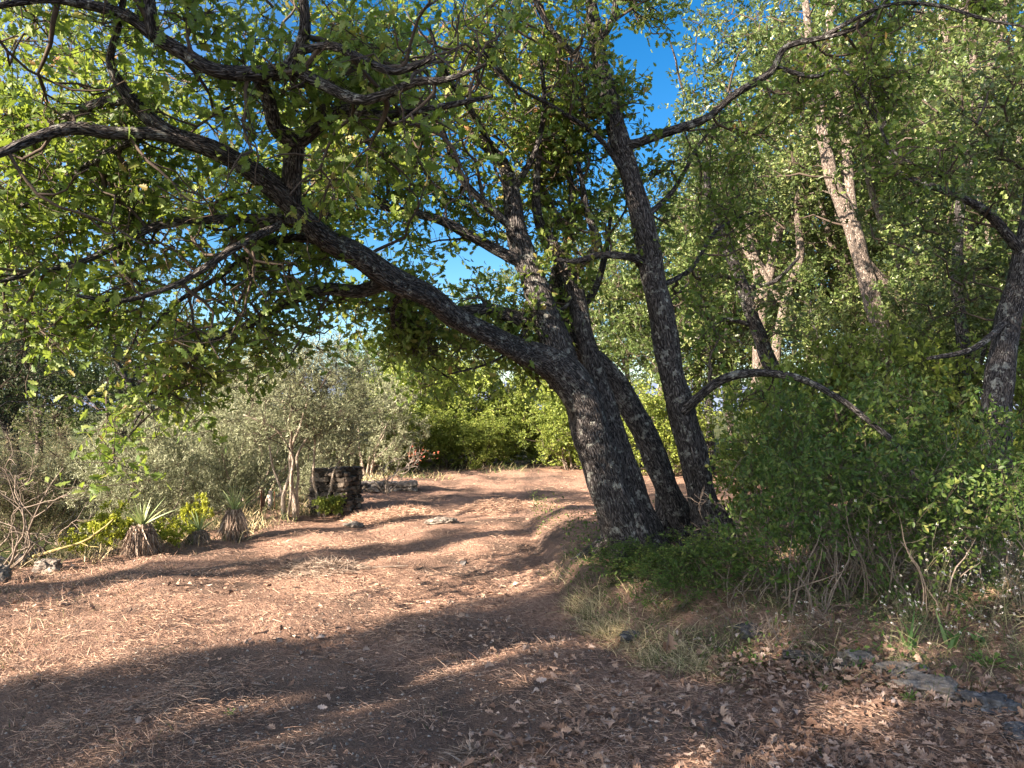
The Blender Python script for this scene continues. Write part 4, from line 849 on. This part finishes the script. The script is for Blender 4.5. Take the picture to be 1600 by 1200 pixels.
def drystone(name, label, c, w, dp, h, rz, course=(.05, .09), cat='wall', matn='wallstone', ragged=.0):
    mb = MB(); z = -.1
    while z < h:
        ch = rng.uniform(*course); top = h
        for side in range(4):
            L = w if side % 2 == 0 else dp; s = -L/2
            while s < L/2:
                ln = min(rng.uniform(.09, .26), L/2-s+.03)
                if z > h*.8 and rng.random() < ragged: s += ln; continue
                th = .16; a = s+ln/2
                pos = [(a, -dp/2+th/2), (w/2-th/2, a), (a, dp/2-th/2), (-w/2+th/2, a)][side]
                dd = (ln*.97, th, ch*.94) if side % 2 == 0 else (th, ln*.97, ch*.94)
                box_stone(mb, (pos[0]+rng.normal(0, .012), pos[1]+rng.normal(0, .012), z+ch/2), dd, rng.normal(0, .06), 0); s += ln
        z += ch
    for k in range(int(w*dp*60)): box_stone(mb, (rng.uniform(-w/2+.12, w/2-.12), rng.uniform(-dp/2+.12, dp/2-.12), h-.05+rng.normal(0, .02)), (.2, .16, .07), rng.uniform(0, 3), 0)
    o = mb.build(name, M[matn]); o.location = c; o.rotation_euler = (0, 0, rz); return tag(o, label, cat)
c = gp(524, 800)
drystone('stone_pier', 'square pier of dark stacked dry stones, its right face in shade', c, .62, .6, .66, R(-14), cat='stone pier', ragged=.6)
c = gp(605, 768)
drystone('stone_wall', 'low pale dry stone wall behind the pier and the bare white shrub', c, 1.1, .35, .12, R(6), (.05, .1), matn='stone', ragged=.75)

# yuccas
reseed(25)
def yucca(label, px, py, h, r, nl, L, bright=1, spike=False):
    c = gp(px, py); root = empty('yucca', c, label, 'yucca', 'yuccas along the edge of the clearing')
    tb = MB(); p = np.array([[0, 0, -.05], [.01, 0, h*.35], [.0, .01, h*.7], [.01, 0, h]]); tube(tb, catmull(p, .04), np.linspace(r*.6, r*.22, len(catmull(p, .04))), 12, 0, 1.0)
    n = 1100; a = rng.uniform(0, 6.28, n); zz = rng.uniform(.18, 1.02, n)*h; rr = r*(.62+.25*np.sin(zz/h*2.6))*(1-.55*np.clip(zz/h-.75, 0, 1)*2)
    P0 = np.stack([np.cos(a)*rr, np.sin(a)*rr, zz], -1); D = np.stack([np.cos(a)*.02, np.sin(a)*.02, -np.ones(n)], -1)+rng.normal(0, .24, (n, 3))
    Ln = np.minimum(rng.uniform(.12, .3, n), zz/.92+.03); ribbons(tb, P0, D, Ln, rng.uniform(.003, .008, n), rng.uniform(-.4, .3, n), 0)
    tb.build('trunk', M['thatch'], root)
    lb = MB(); a = rng.uniform(0, 6.28, nl); el = rng.uniform(.5, 1.5, nl)**.8
    D = np.stack([np.cos(a)*np.cos(el), np.sin(a)*np.cos(el), np.sin(el)], -1)
    ribbons(lb, np.tile([[0.01, 0, h-.02]], (nl, 1))+D*.03, D, L*rng.uniform(.6, 1.1, nl), .009, rng.uniform(0, .25, nl), 0, 4)
    lb.build('leaf_rosette', M['yucca'], root)
    return root
yucca('tall yucca with a thick shaggy trunk and upright sword leaves nearest the posts', 365, 843, .38, .145, 26, .38)
yucca('broad shaggy yucca with blue green leaves between two yellow spurges', 220, 866, .33, .17, 26, .34)
yucca('small yucca with a short shaggy base between the spurge and the tallest yucca', 310, 850, .15, .12, 24, .27)

# yellow spurge
sp = None
for px, py, r, zc, lab in ((165, 868, .27, .3, 'yellow green spurge, leftmost on the slope'), (262, 858, .26, .2, 'yellow green spurge between the broad and the small yucca'), (268, 835, .36, .48, 'tallest yellow green spurge behind the small yucca'), (300, 838, .2, .3, 'little yellow green spurge just left of the small yucca'), (110, 878, .14, .14, 'smallest yellow green spurge low at the left')):
    c = gp(px, py)
    if sp is None: sp = shrub('spurge', lab, 0, 0, (.3, .3, .2), .3, 34, .08, T_OV, .034, M['spurge'], M['deadwood'], 8, 14, 9, .007, group='yellow green spurges on the slope', nbrad=.004, twr=.001, minz=.05, shell=.6, up=1.0); o = sp
    else: o = copy_tree(sp)
    o.location = (c[0], c[1]+.1, c[2]); o.scale = (r/.3, r/.3, max(.6, zc/.3)); o.rotation_euler = (0, 0, rng.uniform(0, 6)); o['label'] = lab
# little green plants at the pier and near the posts
for px, py, r, leafm, lab, cat in ((525, 802, .2, 'hedgeleaf', 'small yellow green plant growing at the front of the stone pier', 'plant'), (395, 792, .45, 'hedgeleaf', 'green bush behind the rusty post', 'bush')):
    c = gp(px, py)
    shrub('small_bush', lab, c[0], c[1]-.35 if cat == 'plant' else c[1]+.5, (r, r, r*.8), r*.9, 26, .1, T_OV, .04, M[leafm], M['deadwood'], 8, 9, 5, .008, nbrad=.004, twr=.001, cat=cat)
c = gp(500, 790)
shrub('lavender_bush', 'small grey bush leaning over the front of the stone pier', c[0]+.1, c[1]-.5, (.5, .25, .34), .45, 60, .12, T_OL, .045, M['oliveleaf'], M['deadwood'], 9, 12, 6, .01, nbrad=.004, twr=.0012)

# posts and pipe near the yucca
def pole(name, label, c, h, r, m, lean=(0, 0), sides=10, cat='post', cap=True):
    mb = MB(); p = np.array([[0, 0, -.15], [lean[0]*.5*h+.002, lean[1]*.5*h, h*.5], [lean[0]*h, lean[1]*h, h]]); q = catmull(p, .05)
    tube(mb, q, np.full(len(q), r), sides, 0, .35); o = mb.build(name, M[m]); o.location = c; return tag(o, label, cat)
c = gp(408, 812); pole('iron_stake', 'thin dark rusty stake standing in front of the reddish post', c, .44, .011, 'rust', (-.01, 0), 6, 'stake')
c = gp(403, 800); pole('wooden_post', 'short reddish wooden post behind the thin stake', c+np.array([0, .25, 0]), .38, .033, 'post')
c = gp(414, 800); pole('plastic_pipe', 'short white pipe right beside the reddish wooden post', c+np.array([0, .25, 0]), .33, .036, 'whitepipe', cat='pipe')
pole('iron_stake', 'thin rusty rod right of the white pipe', gp(421, 800)+np.array([.0, .25, 0]), .3, .007, 'rust', (0, 0), 6, 'stake')
# black bent iron hoop
c = P(995, 742, 16.5); c[2] = G(c[0], c[1]); mb = MB()
w, h, rr = .62, .3, .055; pts = [[0, 0, -.1], [0, 0, h-rr]]+[[rr-rr*math.cos(t), 0, h-rr+rr*math.sin(t)] for t in np.linspace(.2, 1.57, 6)]+[[w-rr+rr*math.sin(t), 0, h-rr+rr*math.cos(t)] for t in np.linspace(0, 1.4, 6)]+[[w, 0, h-rr], [w, 0, -.1]]
tube(mb, np.array(pts), np.full(len(pts), .02), 10); o = mb.build('iron_hoop', M['blackiron']); o.location = c; o.rotation_euler = (0, R(3), R(10)); tag(o, 'black bent iron hoop standing in the clearing between the oak trunks', 'hoop')

reseed(26)
# dead bare shrubs and branches
def bare(name, label, c, n, H, spread, r0, matn, cat='dead shrub', depth=2, flop=0, group=None, red=False):
    root = empty(name, c, label, cat, group); mb = MB(); tips = []
    def rec(p, d, L, r, k):
        q, qr = wander(p, d, L, 7, .28, .02-flop, r, r*.4); tube(mb, q, qr, 5)
        if k > 0:
            for _ in range(rng.integers(3, 6)):
                i = rng.integers(2, 8); rec(q[i], (q[i]-q[i-1])/np.linalg.norm(q[i]-q[i-1])+rdir(1)[0]*.9, L*rng.uniform(.35, .6), r*.5, k-1)
        else: tips.append(q[-1])
    for k in range(n): a = rng.uniform(0, 6.28); rec(np.array([math.cos(a)*.04, math.sin(a)*.04, -.03]), (math.cos(a)*spread, math.sin(a)*spread, 1), H*rng.uniform(.6, 1), r0*rng.uniform(.6, 1), depth)
    mb.build('stem', M[matn], root)
    if red:
        lb = MB(); t = np.array(tips); t = np.repeat(t[t[:, 2] > np.percentile(t[:, 2], 70)][:8], 6, 0); leaves(lb, t+rng.normal(0, .05, t.shape), rdir(len(t)), rdir(len(t), .5), .05, T_OV, 0); lb.build('foliage', M['redleaf'], root)
    return root
bare('bare_shrub', 'bare white twigged shrub with a few red leaves right of the stone pier', gp(605, 770), 6, .95, .45, .022, 'olivebark', red=True)
bare('bare_shrub', 'leafless pale shrub on the left, in front of the half bare brush', gp(20, 900)+np.array([-.25, .2, 0]), 7, 1.3, .6, .014, 'deadwood')
bare('bare_shrub', 'grey dead shrub with crooked twigs under the hanging branch end', P(1490, 860, 5.6)*np.array([1, 1, 0])+np.array([0, 0, G(P(1490, 860, 5.6)[0], 5.6)]), 6, .85, .6, .011, 'deadwood')
bare('bare_shrub', 'grey dead shrub behind the first one on the right bank', P(1425, 860, 5.9)*np.array([1, 1, 0])+np.array([0, 0, G(P(1425, 860, 5.9)[0], 5.9)]), 5, .8, .5, .01, 'deadwood')
bare('bare_shrub', 'thin dead twigs standing among the low bushes at the bank front', gp(1215, 1010), 6, .34, .7, .005, 'deadwood')
bare('bare_shrub', 'dry brown twiggy tangle at the foot of the bank', gp(1165, 1000), 8, .25, 1.1, .004, 'deadwood')
bare('bare_shrub', 'small sunlit shrub with pale stems and a few leaves at the bank front', gp(1300, 985), 5, .42, .5, .005, 'deadwood')
for px, d, H, lab in ((1170, 6.0, .8, 'upright dead twigs between the tall grey trunk and the green bushes'), (1310, 5.5, 1.0, 'tall dead twigs standing in the middle of the undergrowth'), (1405, 6.2, 1.1, 'tall grey dead twigs below the pale forked trunk'), (1540, 6.4, 1.1, 'pale dead twigs in front of the thick dark trunk')):
    p = P(px, 800, d); bare('bare_shrub', lab, np.array([p[0], p[1], G(p[0], p[1])]), 7, H, .35, .007, 'deadwood')
mb = MB(); c = gp(100, 888); p, r = wander((-.35, .05, .1), (1, .1, .12), .85, 9, .12, 0, .017, .007); tube(mb, p, r, 8, 0, .8)
for k in (3, 5, 6): q, qr = wander(p[k], rdir(1)[0]+np.array([.5, 0, .6]), .22, 5, .25, 0, .006, .003); tube(mb, q, qr, 5)
o = mb.build('fallen_branch', M['lichenwood']); o.location = c; tag(o, 'fallen branch crusted with yellow lichen lying on the rubble at the left', 'branch')
for px, py, L, rz, lab in ((1290, 1030, .5, -.35, 'weathered grey log lying half buried at the bank edge'), (1330, 1045, .4, -.6, 'short grey rotten log next to the buried rocks'), (610, 888, .35, .2, 'pale broken stick on the shaded straw'), (790, 1150, .2, -.7, 'short pale splinter of wood on the track')):
    c = gp(px, py); mb = MB(); p, r = wander((-L/2, 0, .03), (1, 0, 0), L, 8, .06, 0, .035 if L > .38 and px > 1000 else .009, .02 if L > .38 and px > 1000 else .005); p[:, 2] = np.clip(p[:, 2], .0, .01)
    tube(mb, catmull(p, .02), np.interp(np.linspace(0, 1, len(catmull(p, .02))), np.linspace(0, 1, 9), r), 12, 0, 2); o = mb.build('log' if px > 1000 else 'stick', M['logwood'] if px > 1000 else M['deadwood']); o.location = c; o.rotation_euler = (0, 0, rz); tag(o, lab, 'log' if px > 1000 else 'stick')

# broad-leaved clumps, weeds and wildflowers of the bank
for px, py, n, L, lab in ((1428, 1012, 6, .3, 'iris with one tall upright blade at the bank edge'), (1490, 1012, 8, .26, 'iris with arching blades right of the tall one'), (1535, 1010, 7, .22, 'iris with low arching blades near the right edge'), (1400, 935, 6, .34, 'iris standing among the wildflowers')):
    c = gp(px, py); mb = MB(); a = rng.uniform(0, 6.28, n); D = np.stack([np.cos(a)*.35, np.sin(a)*.35, np.ones(n)], -1)
    ribbons(mb, np.stack([rng.normal(0, .02, n), rng.normal(0, .02, n), np.full(n, -.01)], -1), D, L*rng.uniform(.6, 1.1, n), .011, rng.uniform(0, .9, n), 0, 6); o = mb.build('iris', M['iris']); o.location = c; tag(o, lab, 'iris', 'irises of the right bank')
for px, py, r, lab in ((1543, 1042, .09, 'bright green lobed weed lit by the sun at the bank edge'), (1287, 1085, .035, 'tiny green seedling between the sunlit patches'), (1420, 1100, .06, 'grey green weed in front of the cracked rock'), (1180, 1040, .07, 'small dark green weed below the bushes'), (360, 1115, .03, 'tiny grass sprig on the shaded track')):
    c = gp(px, py); mb = MB(); n = 36; a = rng.uniform(0, 6.28, n); e = rng.uniform(.2, 1.1, n); D = np.stack([np.cos(a)*np.cos(e), np.sin(a)*np.cos(e), np.sin(e)], -1)
    P0 = D*rng.uniform(.1, .9, n)[:, None]*r; leaves(mb, P0, D, rdir(n, 2), r*.5, T_LOB, 1, .3); prisms(mb, np.zeros((n, 3)), P0, .001, .0008, 0); o = mb.build('weed', [M['rosette'], M['rosette']]); o.location = c; tag(o, lab, 'weed')
_hb = MB(); _pp = rdir(9)*.004; leaves(_hb, _pp, rdir(9), rdir(9), .010, T_DI, 0); _ho = _hb.build('flower_head', M['petal']); HEADMESH = _ho.data; bpy.data.objects.remove(_ho)
def wildflower(c, H, label, n=4):
    root = empty('wildflower', c, label, 'wildflower', 'white headed wildflowers of the right bank'); mb = MB(); heads = []
    for k in range(n):
        a = rng.uniform(0, 6.28); q, qr = wander((0, 0, 0), (math.cos(a)*.45, math.sin(a)*.45, 1), H*rng.uniform(.6, 1.05), 7, .12, .02, .0014, .0008); tube(mb, q, qr, 3); heads.append(q[-1])
        for j in (3, 5):
            w_, wr = wander(q[j], (q[j]-q[j-1])/np.linalg.norm(q[j]-q[j-1])+rdir(1)[0]*.8, H*.3, 4, .15, .03, .001, .0007); tube(mb, w_, wr, 3); heads.append(w_[-1])
    n2 = 24; P0 = rdir(n2)*np.array([.06, .06, 0])+np.array([0, 0, 1])*rng.uniform(0, H*.5, n2)[:, None]; ribbons(mb, P0, rdir(n2, .4), .08, .002, .5)
    mb.build('stem', M['flowerstem'], root)
    for h in heads:
        o = bpy.data.objects.new('flower_head', HEADMESH); C.objects.link(o); o.parent = root; o.location = h
    return root
wf = [wildflower((0, 0, 0), .62, ''), wildflower((0, 0, 0), .5, ''), wildflower((0, 0, 0), .75, '')]
wused = set(); k = 0
while k < 46:
    px = rng.uniform(1180, 1640); d = rng.uniform(4.3, 6.6); p = P(px, 900, d)
    if rng.random() > (px-1150)/420 or p[1] < np.interp(p[0], BX, BY)+.15: continue
    o = wf[k % 3]
    if k >= 3: o = copy_tree(o)
    o.location = (p[0], p[1], float(gz(p[0], p[1]))); o.rotation_euler = (0, 0, rng.uniform(0, 6)); s = rng.uniform(.7, 1.1); o.scale = (s, s, s)
    o['label'] = 'thin stemmed wildflower with small white heads in the rough grass of the right bank'; k += 1
# one large curled dead leaf caught in the grass
mb = MB(); leaves(mb, np.array([[0, 0, 0.]]), np.array([[.1, -.2, 1.]]), np.array([[.3, -1, .2]]), .14, T_OAK, 0, .8); leaves(mb, np.array([[.02, .01, 0.]]), np.array([[-.3, -.2, .7]]), np.array([[-.4, -1, .2]]), .1, T_OAK, 0, .8)
o = mb.build('dead_leaf', M['litter']); c = gp(1042, 1035); o.location = c+np.array([0, 0, .04]); tag(o, 'large curled pale brown leaf caught upright in the grass fringe', 'dead leaf')
